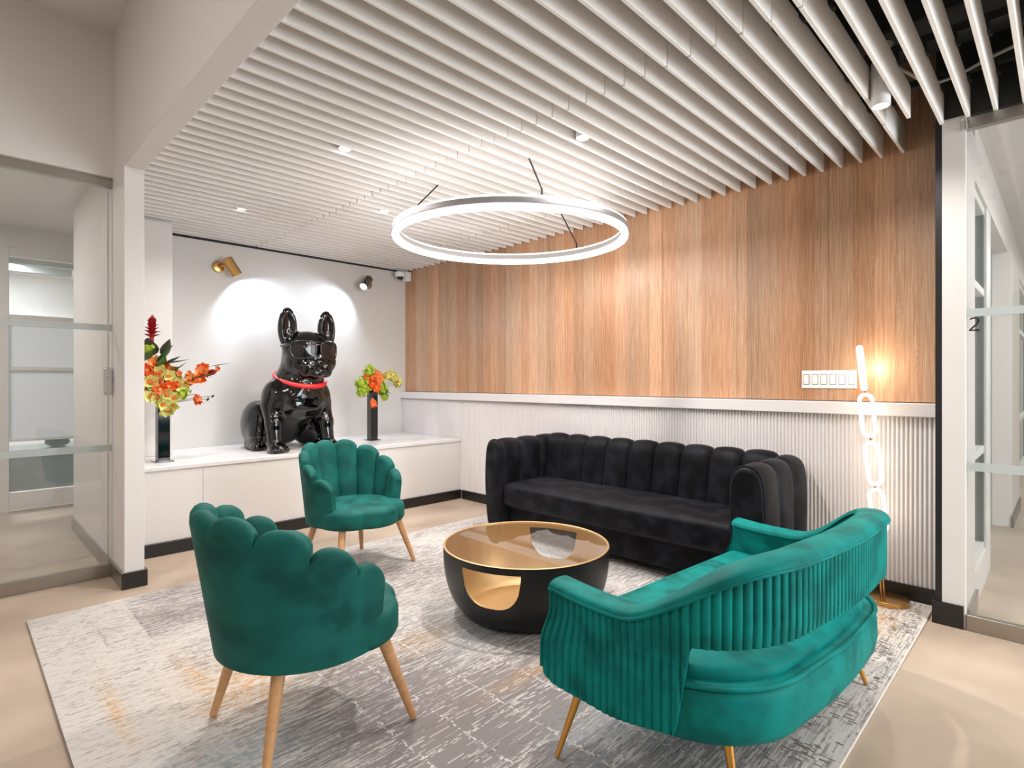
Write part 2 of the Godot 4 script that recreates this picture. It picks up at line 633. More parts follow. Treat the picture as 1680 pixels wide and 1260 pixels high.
func alcove_ceiling() -> void:
	var c := thing("ceiling", "open black ceiling hung with rows of white slat baffles", "ceiling", Vector3.ZERO, 0, "", "structure")
	part(c, "deck", bx(Vector3(0.903, 3.4, -6.3), Vector3(4.36, 3.5, 3.0)), M.plenum_black)
	part(c, "plenum_side", bx(Vector3(3.905, 2.80, -0.52), Vector3(3.96, 3.4, 3.0)), M.plenum_black)
	part(c, "plenum_side", bx(Vector3(3.96, 2.80, -0.522), Vector3(4.36, 3.4, -0.46)), M.plenum_black)
	var hh := 0.17
	var yc := BAFFLE_Y + hh * 0.5
	var lens := {}
	var clip := B.new().box(Vector3.ZERO, Vector3(0.045, 0.05, 0.034), 0.003).box(Vector3(0.03, -0.018, 0), Vector3(0.03, 0.012, 0.05), 0.002).done()
	for n in range(-47, 24):
		var z := -0.721 + 0.1141 * n
		var segs := [[0.907, 2.283], [2.291, 3.655], [3.665, 4.188]]
		if n == 1:
			segs = [[0.907, 2.283], [2.291, 3.66]]
		if n > 1:
			segs = [[0.907, 2.283], [2.291, 3.90]]
		for s in segs:
			var ln: float = s[1] - s[0]
			var key := "%.3f" % ln
			if not lens.has(key):
				lens[key] = B.new().box(Vector3.ZERO, Vector3(ln, hh, 0.0185), 0.0022).done()
			var drop := rng.randf_range(-0.0025, 0.0025)
			var bf := part(c, "baffle", lens[key], M.baffle_felt, Transform3D(Basis.IDENTITY, Vector3((s[0] + s[1]) * 0.5, yc + drop, z)))
			if z > -2.1:
				for xx in [2.62, 3.32, 3.78]:
					if xx > s[0] + 0.02 and xx < s[1] - 0.05:
						part(bf, "clip", clip, M.plenum_black, Transform3D(Basis.IDENTITY, Vector3(xx - (s[0] + s[1]) * 0.5, hh * 0.5 + 0.01, 0)))
	for x in [1.25, 1.95, 2.62, 3.32, 3.78]:
		part(c, "carrier_rail", bx(Vector3(x - 0.02, BAFFLE_Y + hh + 0.03, -6.1), Vector3(x + 0.02, BAFFLE_Y + hh + 0.07, 2.95), 0.002), M.plenum_black)
	# dark services above the slats
	var pipe := B.new().tube([Vector3(3.05, 3.27, -2.4), Vector3(3.05, 3.27, 2.9)], 0.055, 14).done()
	part(c, "duct_pipe", pipe, M.plenum_black)
	part(c, "duct_box", bx(Vector3(3.35, 3.12, -1.2), Vector3(3.75, 3.40, 2.9), 0.01), M.plenum_black)
	part(c, "cross_beam", bx(Vector3(0.95, 3.22, -0.28), Vector3(3.9, 3.38, -0.18), 0.004), M.plenum_black)
	part(c, "cross_beam", bx(Vector3(0.95, 3.22, -1.6), Vector3(4.2, 3.38, -1.5), 0.004), M.plenum_black)
	# white flexible conduit
	var pts := []
	var keys := [Vector3(3.55, 3.02, 0.75), Vector3(3.60, 3.03, 0.35), Vector3(3.66, 3.02, 0.0), Vector3(3.72, 3.0, -0.25), Vector3(3.76, 2.97, -0.42), Vector3(3.70, 2.95, -0.52), Vector3(3.55, 2.96, -0.58), Vector3(3.40, 3.0, -0.66)]
	for i in keys.size() - 1:
		for k in 6:
			pts.append(keys[i].cubic_interpolate(keys[i + 1], keys[maxi(i - 1, 0)], keys[mini(i + 2, keys.size() - 1)], k / 6.0))
	part(c, "conduit", B.new().tube(pts, 0.009, 8).done(), M.conduit_white, Transform3D.IDENTITY, "thin white flexible conduit")

func glass_wall(called: String, label: String, horizontal_x: bool, at: float, a: float, b: float, top: float) -> Node3D:
	var t := thing(called, label, "glass door", Vector3.ZERO, 0, "", "structure")
	var mk := func(nm: String, y0: float, y1: float, th: float, m: Material, e := 0.0):
		if horizontal_x:
			part(t, nm, bx(Vector3(a + e, y0, at - th * 0.5), Vector3(b - e, y1, at + th * 0.5), 0.0015 if th > 0.02 else 0.0), m)
		else:
			part(t, nm, bx(Vector3(at - th * 0.5, y0, a + e), Vector3(at + th * 0.5, y1, b - e), 0.0015 if th > 0.02 else 0.0), m)
	mk.call("pane", 0.06, top - 0.03, 0.012, M.glass)
	mk.call("bottom_rail", 0.0, 0.085, 0.045, M.steel)
	mk.call("top_rail", top - 0.06, top, 0.05, M.steel)
	mk.call("frosted_strip", 1.70, 1.742, 0.014, M.frost)
	mk.call("frosted_strip", 0.865, 0.91, 0.014, M.frost)
	return t

func left_room() -> void:
	var g := glass_wall("window_1", "frameless glass door with steel rails left of the white partition", true, -4.72, -3.0, 0.79, 2.752)
	part(g, "jamb_bead", bx(Vector3(0.765, 0.08, -4.728), Vector3(0.773, 2.70, -4.712)), M.chrome)
	var lk := thing("door_lock", "rounded chrome lock case on the edge of the glass door", "lock", Vector3(0.765, 1.35, -4.69))
	part(lk, "case", B.new().rbox(Vector3(0, 0, 0.005), Vector3(0.055, 0.19, 0.035), 0.014, 3).done(), M.chrome)
	part(lk, "cylinder", B.new().lathe([Vector2(0, 0.03), Vector2(0.012, 0.03), Vector2(0.012, 0.03), Vector2(0.012, 0)], 16, Vector3(0, 0.02, 0.01), Basis(Vector3.RIGHT, PI / 2)).done(), M.chrome)
	part(lk, "back_plate", bx(Vector3(0.012, -0.075, -0.06), Vector3(0.03, 0.06, -0.015), 0.004), M.plastic_black)
	shell("ceiling_left_room", Vector3(-3.0, 2.95, -11.2), Vector3(3.2, 3.05, -4.78), M.paint_white, "white ceiling of the glazed room", "ceiling")
	shell("wall_left_room", Vector3(1.75, 0, -11.2), Vector3(1.85, 2.95, -6.3), M.paint_white, "white wall beyond the glazed room", "wall")
	shell("wall_left_end", Vector3(-3.0, 0, -11.2), Vector3(1.75, 2.95, -11.1), M.paint_white, "bright white end wall seen through the panelled glass door", "wall")
	# wall with glazed door
	var w := thing("wall_rear_room", "pale wall holding the panelled glass door at the end of the glazed room", "wall", Vector3.ZERO, 0, "", "structure")
	part(w, "side_wall", bx(Vector3(-3.0, 0, -7.8), Vector3(0.30, 2.95, -7.7)), M.paint_white)
	part(w, "side_wall", bx(Vector3(1.16, 0, -7.8), Vector3(1.75, 2.95, -7.7)), M.paint_white)
	part(w, "lintel", bx(Vector3(0.30, 2.74, -7.8), Vector3(1.16, 2.95, -7.7)), M.paint_white)
	var d := thing("door_1", "panelled glass door in a pale frame at the end of the glazed room", "door", Vector3.ZERO, 0, "", "structure")
	for x in [0.36, 1.10]:
		part(d, "stile", bx(Vector3(x - 0.06, 0, -7.78), Vector3(x + 0.06, 2.74, -7.70), 0.004), M.paint_white)
	for r in [[0.02, 0.20], [0.725, 0.75], [1.46, 1.50], [1.98, 2.04], [2.64, 2.74]]:
		part(d, "rail", bx(Vector3(0.42, r[0], -7.775), Vector3(1.04, r[1], -7.705), 0.003), M.paint_white)
	for r in [[0.20, 0.725], [0.75, 1.46], [1.50, 1.98], [2.04, 2.64]]:
		part(d, "pane", bx(Vector3(0.42, r[0], -7.745), Vector3(1.04, r[1], -7.739)), M.milk_pane if r[0] > 0.7 and r[0] < 1.6 else M.glass)
	part(d, "edge_bead", bx(Vector3(1.04, 0.1, -7.70), Vector3(1.05, 2.7, -7.69)), M.frame_dark)
	var tb := thing("side_desk", "low slate-grey desk behind the panelled glass door", "desk", Vector3(0.7, 0, -8.75))
	part(tb, "desk_top", bx(Vector3(-0.75, 0.54, -0.35), Vector3(0.75, 0.57, 0.35), 0.004), M.desk_slate)
	part(tb, "modesty_panel", bx(Vector3(-0.72, 0.03, 0.24), Vector3(0.72, 0.54, 0.27), 0.003), M.desk_slate)
	for x in [-0.7, 0.7]:
		part(tb, "leg", bx(Vector3(x - 0.03, 0, -0.3), Vector3(x + 0.03, 0.54, -0.24), 0.003), M.frame_dark)
	for i in 3:
		var r := 0.125 - 0.004 * i
		var bw := B.new().lathe([Vector2(0, 0), Vector2(0.06, 0), Vector2(0.06, 0), Vector2(r * 0.9, 0.03), Vector2(r, 0.06), Vector2(r, 0.06), Vector2(r - 0.006, 0.06), Vector2(r * 0.85, 0.034), Vector2(0.05, 0.008), Vector2(0, 0.006)], 28).done()
		var lb: String = ["slate-blue bowl at the bottom of a stack on the desk", "slate-blue bowl in the middle of a stack on the desk", "slate-blue bowl on top of a stack on the desk"][i]
		solo("bowl", bw, M.bowl_slate, lb, "bowl", Vector3(0.9, 0.571 + 0.026 * i, -8.6), "stacked bowls on the desk")
	for i in 3:
		solo("ceiling_beam", bx(Vector3(-1.2, 2.82, -0.06), Vector3(1.2, 2.94, 0.06), 0.004), M.grey_panel, "grey ceiling beam in the bright room behind the panelled door", "beam", Vector3(0.0, 0, -8.6 - i * 0.7), "grey ceiling beams behind the panelled door")
	glow("room_glow", DAY, 2.2)  # unseen ceiling lamps, placed to brighten the glazed room and the one beyond
	for q in [[Vector3(-0.6, 2.94, -6.2), 2.0, "unseen square ceiling light, placed to light the glazed room", NEUTRAL], [Vector3(0.3, 2.94, -9.9), 11.0, "unseen square ceiling light, placed to brighten the room behind the panelled glass door", DAY]]:
		var t := thing("unseen_ceiling_lamp", q[2], "ceiling light", q[0])
		part(t, "frame", bx(Vector3(-0.31, -0.004, -0.31), Vector3(0.31, 0.01, 0.31), 0.002), M.plastic_white)
		part(t, "diffuser", bx(Vector3(-0.29, -0.008, -0.29), Vector3(0.29, -0.004, 0.29)), M.room_glow)
		area(q[0] + Vector3(0, -0.02, 0), q[0] + Vector3(0, -1, 0), q[3], q[1] * 1.4, Vector2(0.58, 0.58))

func right_hall() -> void:
	glass_wall("window_2", "frameless glass wall with steel rails right of the oak wall", false, 3.90, -0.385, 3.0, 2.775)
	var h := solo("rail_bracket", B.new().tube([Vector3(0, 0, 0), Vector3(0, 0.05, 0), Vector3(0, 0.07, 0.015), Vector3(0, 0.05, 0.03), Vector3(0, 0, 0.03)], 0.006, 8).done(), M.chrome, "small chrome bracket at the top corner of the glass wall", "bracket", Vector3(3.865, 2.71, -0.41))
	# office front along the hall, z = -0.385
	var w := thing("wall_hall", "white office front wall with pilasters along the hallway", "wall", Vector3.ZERO, 0, "", "structure")
	part(w, "sill", bx(Vector3(4.30, 0, -0.49), Vector3(5.05, 0.20, -0.387)), M.paint_white)
	part(w, "head", bx(Vector3(4.30, 2.55, -0.49), Vector3(14.1, 2.95, -0.387)), M.paint_white)
	part(w, "pilaster", bx(Vector3(5.32, 0, -0.62), Vector3(6.9, 2.55, -0.50)), M.grey_panel)
	part(w, "pilaster", bx(Vector3(6.9, 0, -0.50), Vector3(8.13, 2.55, -0.36), 0.003), M.paint_white)
	part(w, "pilaster", bx(Vector3(11.5, 0, -0.50), Vector3(14.1, 2.55, -0.36)), M.paint_white)
	part(w, "plinth", bx(Vector3(3.93, 0, -0.387), Vector3(4.32, 0.11, -0.372), 0.002), M.steel)
	part(w, "plinth", bx(Vector3(6.88, 0, -0.36), Vector3(8.06, 0.11, -0.345), 0.002), M.black_base)
	var k := 3
	for q in [[4.30, 5.30], [8.15, 11.5]]:
		var lb := "framed office window nearest the oak wall seen through the glass" if k == 3 else "framed office window further down the hallway"
		var f := thing("window_%d" % k, lb, "window", Vector3.ZERO, 0, "", "structure")
		k += 1
		for x in [[q[0], q[0] + 0.03], [q[1] - 0.25, q[1]]]:
			part(f, "post", bx(Vector3(x[0], 0.0, -0.47), Vector3(x[1], 2.55, -0.39), 0.003), M.frame_white)
		part(f, "inner_bead", bx(Vector3(q[1] - 0.31, 0.2, -0.455), Vector3(q[1] - 0.25, 2.5, -0.405)), M.frame_dark)
		for y in [0.20, 0.86, 1.93, 2.49]:
			part(f, "rail", bx(Vector3(q[0] + 0.03, y, -0.46), Vector3(q[1] - 0.31, y + 0.05, -0.40), 0.003), M.frame_white)
		part(f, "pane", bx(Vector3(q[0] + 0.03, 0.2, -0.434), Vector3(q[1] - 0.31, 2.5, -0.426)), M.glass_hall)
	var ch := thing("ceiling_hall", "white ceiling over the hallway", "ceiling", Vector3.ZERO, 0, "", "structure")
	part(ch, "slab", bx(Vector3(4.36, 2.90, -4.0), Vector3(14.2, 3.0, 3.0)), M.paint_white)
	part(ch, "slab", bx(Vector3(3.96, 2.90, -0.46), Vector3(4.36, 3.0, 3.0)), M.paint_white)
	shell("wall_office_side", Vector3(8.02, 0, -4.0), Vector3(8.12, 2.9, -0.50), M.paint_white, "white side wall dividing the two offices", "wall")
	shell("wall_hall_end", Vector3(14.1, 0, -4.0), Vector3(14.2, 2.9, 3.0), M.paint_white, "white wall at the far end of the hallway", "wall")
	shell("wall_office", Vector3(4.36, 0, -4.1), Vector3(14.1, 2.9, -4.0), M.paint_white, "white rear wall of the office beyond the hallway window", "wall")
	for q in [[Vector3(7.995, 1.35, -1.75), "mint green glass board on the side wall of the near office"], [Vector3(14.075, 1.35, -1.75), "mint green glass board on the end wall of the far office"]]:
		solo("glass_board", bx(Vector3(-0.02, -0.42, -1.2), Vector3(0, 0.42, 1.2), 0.003), M.mint, q[1], "board", q[0])
	solo("low_cabinet", B.new().box(Vector3(0, 0.3, 0), Vector3(1.6, 0.5, 0.4), 0.006).box(Vector3(0, 0.03, 0), Vector3(1.5, 0.06, 0.34)).done(), M.plastic_black, "low black cabinet standing in the near office", "cabinet", Vector3(7.1, 0, -0.95))
	var tm := TextMesh.new()
	tm.text = "2"
	tm.font_size = 64
	tm.pixel_size = 0.0016
	tm.depth = 0.002
	var sf := SystemFont.new()
	sf.font_names = PackedStringArray(["Droid Sans"])
	tm.font = sf
	var sg := solo("room_number", tm, M.frame_dark, "small dark room number 2 on the glass wall beside the white partition", "sign", Vector3(3.892, 1.657, -0.352))
	sg.rotation.y = -PI / 2
	# unseen strip lamps, out of view, placed to light the hallway and offices
	glow("hall_glow", NEUTRAL, 3.0)
	for q in [[Vector3(5.6, 2.89, 0.7), "first unseen long light strip, placed to light the hallway past the glass"], [Vector3(9.5, 2.89, 0.7), "second unseen long light strip, placed to light the hallway past the glass"], [Vector3(6.6, 2.89, -2.2), "unseen light strip, placed to light the near office"], [Vector3(10.0, 2.89, -2.2), "unseen light strip, placed to light the far office"]]:
		var t := thing("unseen_strip_lamp", q[1], "ceiling light", q[0])
		part(t, "housing", bx(Vector3(-0.62, -0.03, -0.06), Vector3(0.62, 0.01, 0.06), 0.003), M.plastic_white)
		part(t, "diffuser", bx(Vector3(-0.6, -0.036, -0.05), Vector3(0.6, -0.03, 0.05)), M.hall_glow)
		area(q[0] + Vector3(0, -0.045, 0), q[0] + Vector3(0, -1, 0), NEUTRAL, 2.6, Vector2(1.2, 0.1), PI / 2)

func niche() -> void:
	var p := thing("display_platform", "long white display platform with flush panels under the dog statue", "platform")
	part(p, "top_slab", bx(Vector3(0.905, 0.655, -6.148), Vector3(4.15, 0.689, -4.965), 0.004), M.solid_white)
	var xs := [0.905, 1.444, 2.80, 4.15]
	for i in 3:
		part(p, "front_panel", bx(Vector3(xs[i] + 0.001, 0.1, -5.0), Vector3(xs[i + 1] - 0.001, 0.655, -4.98), 0.0012), M.paint_white)
	part(p, "carcass", bx(Vector3(0.91, 0.02, -6.14), Vector3(4.15, 0.655, -5.0)), M.paint_white)
	part(p, "kick_board", bx(Vector3(0.905, 0, -4.99), Vector3(4.15, 0.1, -4.955), 0.002), M.black_base)
	# dome camera in the corner
	var c := thing("dome_camera", "small white dome camera in the top corner above the oak wall", "camera", Vector3(4.10, 2.70, -6.05))
	part(c, "wall_box", B.new().rbox(Vector3(0.05, 0.0, 0.0), Vector3(0.09, 0.12, 0.10), 0.012, 2).done(), M.plastic_white)
	part(c, "housing", B.new().lathe([Vector2(0, 0.045), Vector2(0.06, 0.045), Vector2(0.066, 0.038), Vector2(0.066, -0.01), Vector2(0.05, -0.02), Vector2(0, -0.02)], 28, Vector3(-0.06, 0.0, 0.02)).done(), M.plastic_white)
	part(c, "dome", B.new().lathe([Vector2(0.04, 0), Vector2(0.038, -0.015), Vector2(0.028, -0.03), Vector2(0, -0.038)], 24, Vector3(-0.06, -0.018, 0.02)).done(), M.plastic_black)

# abstract woven rug: x 0.30..4.12 (texture u), z -4.12..-0.56 (texture v)
const RX0 := 0.30
const RX1 := 4.125
const RZ0 := -4.12
const RZ1 := -0.56

func rug_picture() -> ImageTexture:
	var w := 2000
	var h := 1860
	var big := FastNoiseLite.new()
	big.seed = 4
	big.frequency = 1.0
	big.fractal_octaves = 3
	var thr := FastNoiseLite.new()
	thr.seed = 6
	thr.frequency = 1.0
	thr.fractal_octaves = 2
	# dark fields: x, z, radius x, radius z, strength
	var dark := [[1.55, -1.95, 0.75, 0.55, 0.85], [1.15, -3.75, 0.5, 0.45, 0.62], [1.35, -1.35, 0.6, 0.45, 0.75], [2.3, -3.2, 0.55, 0.5, 0.45], [2.1, -0.95, 0.9, 0.3, 0.6], [3.5, -3.6, 0.4, 0.4, 0.3], [3.0, -2.0, 0.5, 0.5, 0.3]]
	var tints := [[0.92, -2.55, 0.22, 0.30, 0], [0.78, -2.75, 0.05, 0.3, 0], [0.47, -2.75, 0.03, 0.28, 0], [1.75, -2.35, 0.25, 0.12, 0], [1.9, -1.75, 0.3, 0.05, 0], [3.6, -0.75, 0.3, 0.12, 0], [3.2, -1.0, 0.35, 0.1, 0], [0.72, -2.05, 0.3, 0.22, 1], [2.02, -2.25, 0.32, 0.25, 1], [1.75, -1.25, 0.3, 0.2, 1], [3.2, -2.9, 0.25, 0.3, 1], [2.55, -1.25, 0.3, 0.25, 1]]
	var gw := 150
	var gh := 140
	var dm := PackedFloat32Array()
	var om := PackedFloat32Array()
	var bm := PackedFloat32Array()
	for j in gh:
		for i in gw:
			var x := lerpf(RX0, RX1, (i + 0.5) / gw)
			var z := lerpf(RZ0, RZ1, (j + 0.5) / gh)
			var d := big.get_noise_2d(x * 1.3, z * 1.6) * 0.5 + 0.08
			for q in dark:
				var e := pow((x - q[0]) / q[2], 2) + pow((z - q[1]) / q[3], 2)
				d += q[4] * exp(-e * e * 0.8)
			if x < 0.74:
				d = d * 0.25 - 0.05
			if x > 3.55:
				d *= 0.5
			dm.append(d)
			var o := 0.0
			var bl := 0.0
			for q in tints:
				var e := exp(-pow((x - q[0]) / q[2], 2) - pow((z - q[1]) / q[3], 2))
				if q[4] == 0: o = maxf(o, e)
				else: bl = maxf(bl, e)
			om.append(o)
			bm.append(bl)
	var out := PackedByteArray()
	out.resize(w * h * 3)
	for j in h:
		var z := lerpf(RZ0, RZ1, (j + 0.5) / h)
		var gj := mini(int(j * gh / float(h)), gh - 1)
		for i in w:
			var x := lerpf(RX0, RX1, (i + 0.5) / w)
			var gi := gj * gw + mini(int(i * gw / float(w)), gw - 1)
			var n := thr.get_noise_2d(x * 5.0, z * 70.0)
			var n2 := thr.get_noise_2d(x * 26.0 + 50.0, z * 34.0) + thr.get_noise_2d(x * 55.0, z * 230.0 + 9.0) * 0.9
			var d := clampf(dm[gi] + n * 0.72 + n2 * 0.32, 0.0, 1.0)
			d = d * d * (3.0 - 2.0 * d)
			var r := lerpf(0.775, 0.50, d)
			var g := lerpf(0.75, 0.472, d)
			var b := lerpf(0.725, 0.465, d)
			var o := om[gi] * clampf(0.5 + n * 1.2 + n2 * 1.0, 0, 1) * 0.75
			r = lerpf(r, 0.76, o)
			g = lerpf(g, 0.56, o)
			b = lerpf(b, 0.34, o)
			var bl := bm[gi] * clampf(0.55 + n * 0.9 + n2 * 1.2, 0, 1) * 0.8
			r = lerpf(r, 0.60, bl)
			g = lerpf(g, 0.655, bl)
			b = lerpf(b, 0.685, bl)
			var k := (j * w + i) * 3
			out[k] = int(r * 255)
			out[k + 1] = int(g * 255)
			out[k + 2] = int(b * 255)
	var im := Image.create_from_data(w, h, false, Image.FORMAT_RGB8, out)
	var rr := RandomNumberGenerator.new()
	rr.seed = 77
	var px := w / (RX1 - RX0)
	var clus := FastNoiseLite.new()
	clus.seed = 15
	clus.frequency = 1.0
	# woven dashes, mostly across the rug
	for k in 22000:
		var x := rr.randf_range(RX0, RX1)
		var z := rr.randf_range(RZ0, RZ1)
		var cl := clus.get_noise_2d(x * 2.2, z * 2.6)
		if cl < rr.randf_range(-0.35, 0.35):
			continue
		var i := int((x - RX0) * px)
		var j := int((z - RZ0) * px)
		var gi := mini(int(j * gh / float(h)), gh - 1) * gw + mini(int(i * gw / float(w)), gw - 1)
		var d := dm[gi]
		var ln := int(rr.randf_range(5, 42) * (1.0 if rr.randf() < 0.85 else 2.6))
		var th := rr.randi_range(1, 3)
		var c: Color
		if d > 0.42:
			c = Color(0.72, 0.695, 0.675) if rr.randf() < 0.8 else Color(0.42, 0.40, 0.395)
		else:
			c = Color(0.56, 0.54, 0.53) if rr.randf() < 0.6 else Color(0.84, 0.82, 0.80)
			if d < 0.12:
				ln = int(ln * 0.45) + 2
				if rr.randf() < 0.45: continue
		im.fill_rect(Rect2i(i, j, ln, th), c)
	# broken white lines along and across the dark fields
	for q in [[0.0, 1.18], [0.0, 1.38], [0.0, 1.62], [0.0, 1.86], [0.0, 2.3], [1.0, -1.95], [1.0, -1.62], [1.0, -1.38], [1.0, -1.12], [1.0, -2.3], [1.0, -3.3]]:
		for k in 330:
			var a := rr.randf()
			var x: float = q[1] + rr.randfn(0, 0.006) if q[0] == 0.0 else lerpf(RX0 + 0.45, RX1, a)
			var z: float = lerpf(RZ0, RZ1, a) if q[0] == 0.0 else q[1] + rr.randfn(0, 0.006)
			var i := int((x - RX0) * px)
			var j := int((z - RZ0) * px)
			var gi := mini(int(j * gh / float(h)), gh - 1) * gw + mini(int(i * gw / float(w)), gw - 1)
			if dm[gi] < 0.4: continue
			im.fill_rect(Rect2i(i, j, rr.randi_range(2, 4) if q[0] == 0.0 else rr.randi_range(4, 16), rr.randi_range(3, 9) if q[0] == 0.0 else 2), Color(0.765, 0.745, 0.725))
	# small dark knots in rows near the right edge
	for k in 900:
		var x := rr.randf_range(2.0, 4.0)
		var z := -0.6 - absf(rr.randfn(0, 0.22))
		if clus.get_noise_2d(x * 3.0, z * 4.0 + 9.0) < 0.0 or z < RZ0: continue
		var i := int((x - RX0) * px)
		var j := int((z - RZ0) * px)
		im.fill_rect(Rect2i(i - i % 5, j, rr.randi_range(3, 5), rr.randi_range(6, 16)), Color(0.42, 0.39, 0.375))
	# grey streak and flecks on the pale side
	for k in 260:
		var gx := rr.randf_range(0.05, 0.44)
		var gz := rr.randf_range(0.15, 1.1)
		if clus.get_noise_2d(gx * 9.0 + 4.0, gz * 7.0) < 0.05: continue
		im.fill_rect(Rect2i(int(gx * px), int(gz * px), rr.randi_range(3, 14), rr.randi_range(2, 5)), Color(0.60, 0.575, 0.555))
	for k in 60:
		im.fill_rect(Rect2i(int((0.245 + rr.randf_range(0.0, 0.02)) * px), int((0.42 + k * 0.0045) * px), rr.randi_range(4, 8), 2), Color(0.62, 0.595, 0.575))
	return ImageTexture.create_from_image(im)

func rug() -> void:
	var t := thing("rug", "large cream and grey abstract woven rug with orange flecks under the seats", "rug")
	var b := B.new()
	for q in [[RX0, RZ0], [RX1, RZ0], [RX1, RZ1], [RX0, RZ1]]:
		b.vert(Vector3(q[0], 0.0115, q[1]), Vector3.UP, Vector2((q[0] - RX0) / (RX1 - RX0), (q[1] - RZ0) / (RZ1 - RZ0)))
	b.tri(0, 1, 2)
	b.tri(0, 2, 3)
	part(t, "woven_face", b.done(), M.rug_pile)
	var e := [Vector3(RX0, 0.006, RZ0), Vector3(RX1, 0.006, RZ0), Vector3(RX1, 0.006, RZ1), Vector3(RX0, 0.006, RZ1)]
	part(t, "bound_edge", B.new().tube(e, 0.0058, 8, true).done(), M.rug_edge)
	part(t, "backing", bx(Vector3(RX0 + 0.002, 0.0005, RZ0 + 0.002), Vector3(RX1 - 0.002, 0.0105, RZ1 - 0.002)), M.rug_edge)

# ---------------------------------------------------------------- dog statue
var prims := []

func prim(kind: int, a: Vector3, b: Vector3, r1: float, r2: float, sm: float) -> void:
	prims.append([kind, a, b, r1, r2, sm])

func prim_d(q: Array, p: Vector3) -> float:
	if q[0] == 0:
		var a: Vector3 = q[1]
		var ab: Vector3 = q[2] - a
		var t := clampf((p - a).dot(ab) / maxf(ab.length_squared(), 1e-9), 0.0, 1.0)
		return (p - a - ab * t).length() - lerpf(q[3], q[4], t)
	var e: Vector3 = (p - q[1]) / q[2]
	var k := e.length()
	if k < 1e-4:
		return -minf(q[2].x, minf(q[2].y, q[2].z))
	var g: float = (e / q[2]).length()
	return k * (k - 1.0) / g

func field(p: Vector3, list: Array) -> float:
	var d := 10.0
	for q in list:
		var e: float = prim_d(q, p)
		var s: float = q[5]
		if s < 0.0:   # carve
			var hc := clampf(0.5 - 0.5 * (d + e) / -s, 0.0, 1.0)
			d = lerpf(d, -e, hc) - s * hc * (1.0 - hc)
		elif absf(d - e) >= s:
			d = minf(d, e)
		else:
			var h := clampf(0.5 + 0.5 * (e - d) / s, 0.0, 1.0)
			d = lerpf(e, d, h) - s * h * (1.0 - h)
	return d

# surface nets over the field, visiting only blocks near the surface
func nets(lo: Vector3, hi: Vector3, c: float) -> B:
	var n := Vector3i(((hi - lo) / c).ceil()) + Vector3i.ONE
	var bl := 5
	var nb := Vector3i((n.x + bl - 1) / bl, (n.y + bl - 1) / bl, (n.z + bl - 1) / bl)
	n = nb * bl
	var s := n + Vector3i.ONE
	var val := PackedFloat32Array()
	val.resize(s.x * s.y * s.z)
	val.fill(99.0)
	var cell := PackedInt32Array()
	cell.resize(n.x * n.y * n.z)
	cell.fill(-1)
	var out := B.new()
	var live := []
	var reach := c * bl * 0.87 + 0.035
	for bi in nb.x:
		for bj in nb.y:
			for bk in nb.z:
				var ctr := lo + (Vector3(bi, bj, bk) + Vector3.ONE * 0.5) * bl * c
				if absf(field(ctr, prims)) > reach:
					continue
				var near := []
				for q in prims:
					if prim_d(q, ctr) < reach + absf(q[5]) + 0.06:
						near.append(q)
				live.append(Vector3i(bi, bj, bk) * bl)
				for i in range(bi * bl, bi * bl + bl + 1):
					for j in range(bj * bl, bj * bl + bl + 1):
						for k in range(bk * bl, bk * bl + bl + 1):
							var at := (i * s.y + j) * s.z + k
							if val[at] > 90.0:
								val[at] = field(lo + Vector3(i, j, k) * c, near)
	for o in live:
		for i in range(o.x, o.x + bl):
			for j in range(o.y, o.y + bl):
				for k in range(o.z, o.z + bl):
					var sum := Vector3.ZERO
					var cnt := 0
					var f := []
					for m in 8:
						f.append(val[((i + (m & 1)) * s.y + j + ((m >> 1) & 1)) * s.z + k + (m >> 2)])
					for m in 8:
						for ax in [1, 2, 4]:
							if m & ax == 0:
								var fa: float = f[m]
								var fb: float = f[m | ax]
								if (fa < 0.0) != (fb < 0.0):
									var p := Vector3(m & 1, (m >> 1) & 1, m >> 2)
									var q := Vector3((m | ax) & 1, ((m | ax) >> 1) & 1, (m | ax) >> 2)
									sum += p.lerp(q, fa / (fa - fb))
									cnt += 1
					if cnt > 0:
						cell[(i * n.y + j) * n.z + k] = out.vert(lo + (Vector3(i, j, k) + sum / cnt) * c)
	var st := [Vector3i(1, 0, 0), Vector3i(0, 1, 0), Vector3i(0, 0, 1)]
	for o in live:
		for i in range(o.x, o.x + bl):
			for j in range(o.y, o.y + bl):
				for k in range(o.z, o.z + bl):
					var v0 := val[(i * s.y + j) * s.z + k]
					for ax in 3:
						var d: Vector3i = st[ax]
						var e1: Vector3i = st[(ax + 1) % 3]
						var e2: Vector3i = st[(ax + 2) % 3]
						var here := Vector3i(i, j, k)
						var p := here + d
						var v1 := val[(p.x * s.y + p.y) * s.z + p.z]
						if (v0 < 0.0) == (v1 < 0.0) or v1 > 90.0:
							continue
						var cs := []
						for cc in [here, here - e1, here - e1 - e2, here - e2]:
							if cc.x < 0 or cc.y < 0 or cc.z < 0:
								continue
							var id := cell[(cc.x * n.y + cc.y) * n.z + cc.z]
							if id >= 0:
								cs.append(id)
						if cs.size() == 4:
							if v0 < 0.0:
								out.tri(cs[0], cs[2], cs[1])
								out.tri(cs[0], cs[3], cs[2])
							else:
								out.tri(cs[0], cs[1], cs[2])
								out.tri(cs[0], cs[2], cs[3])
	return out

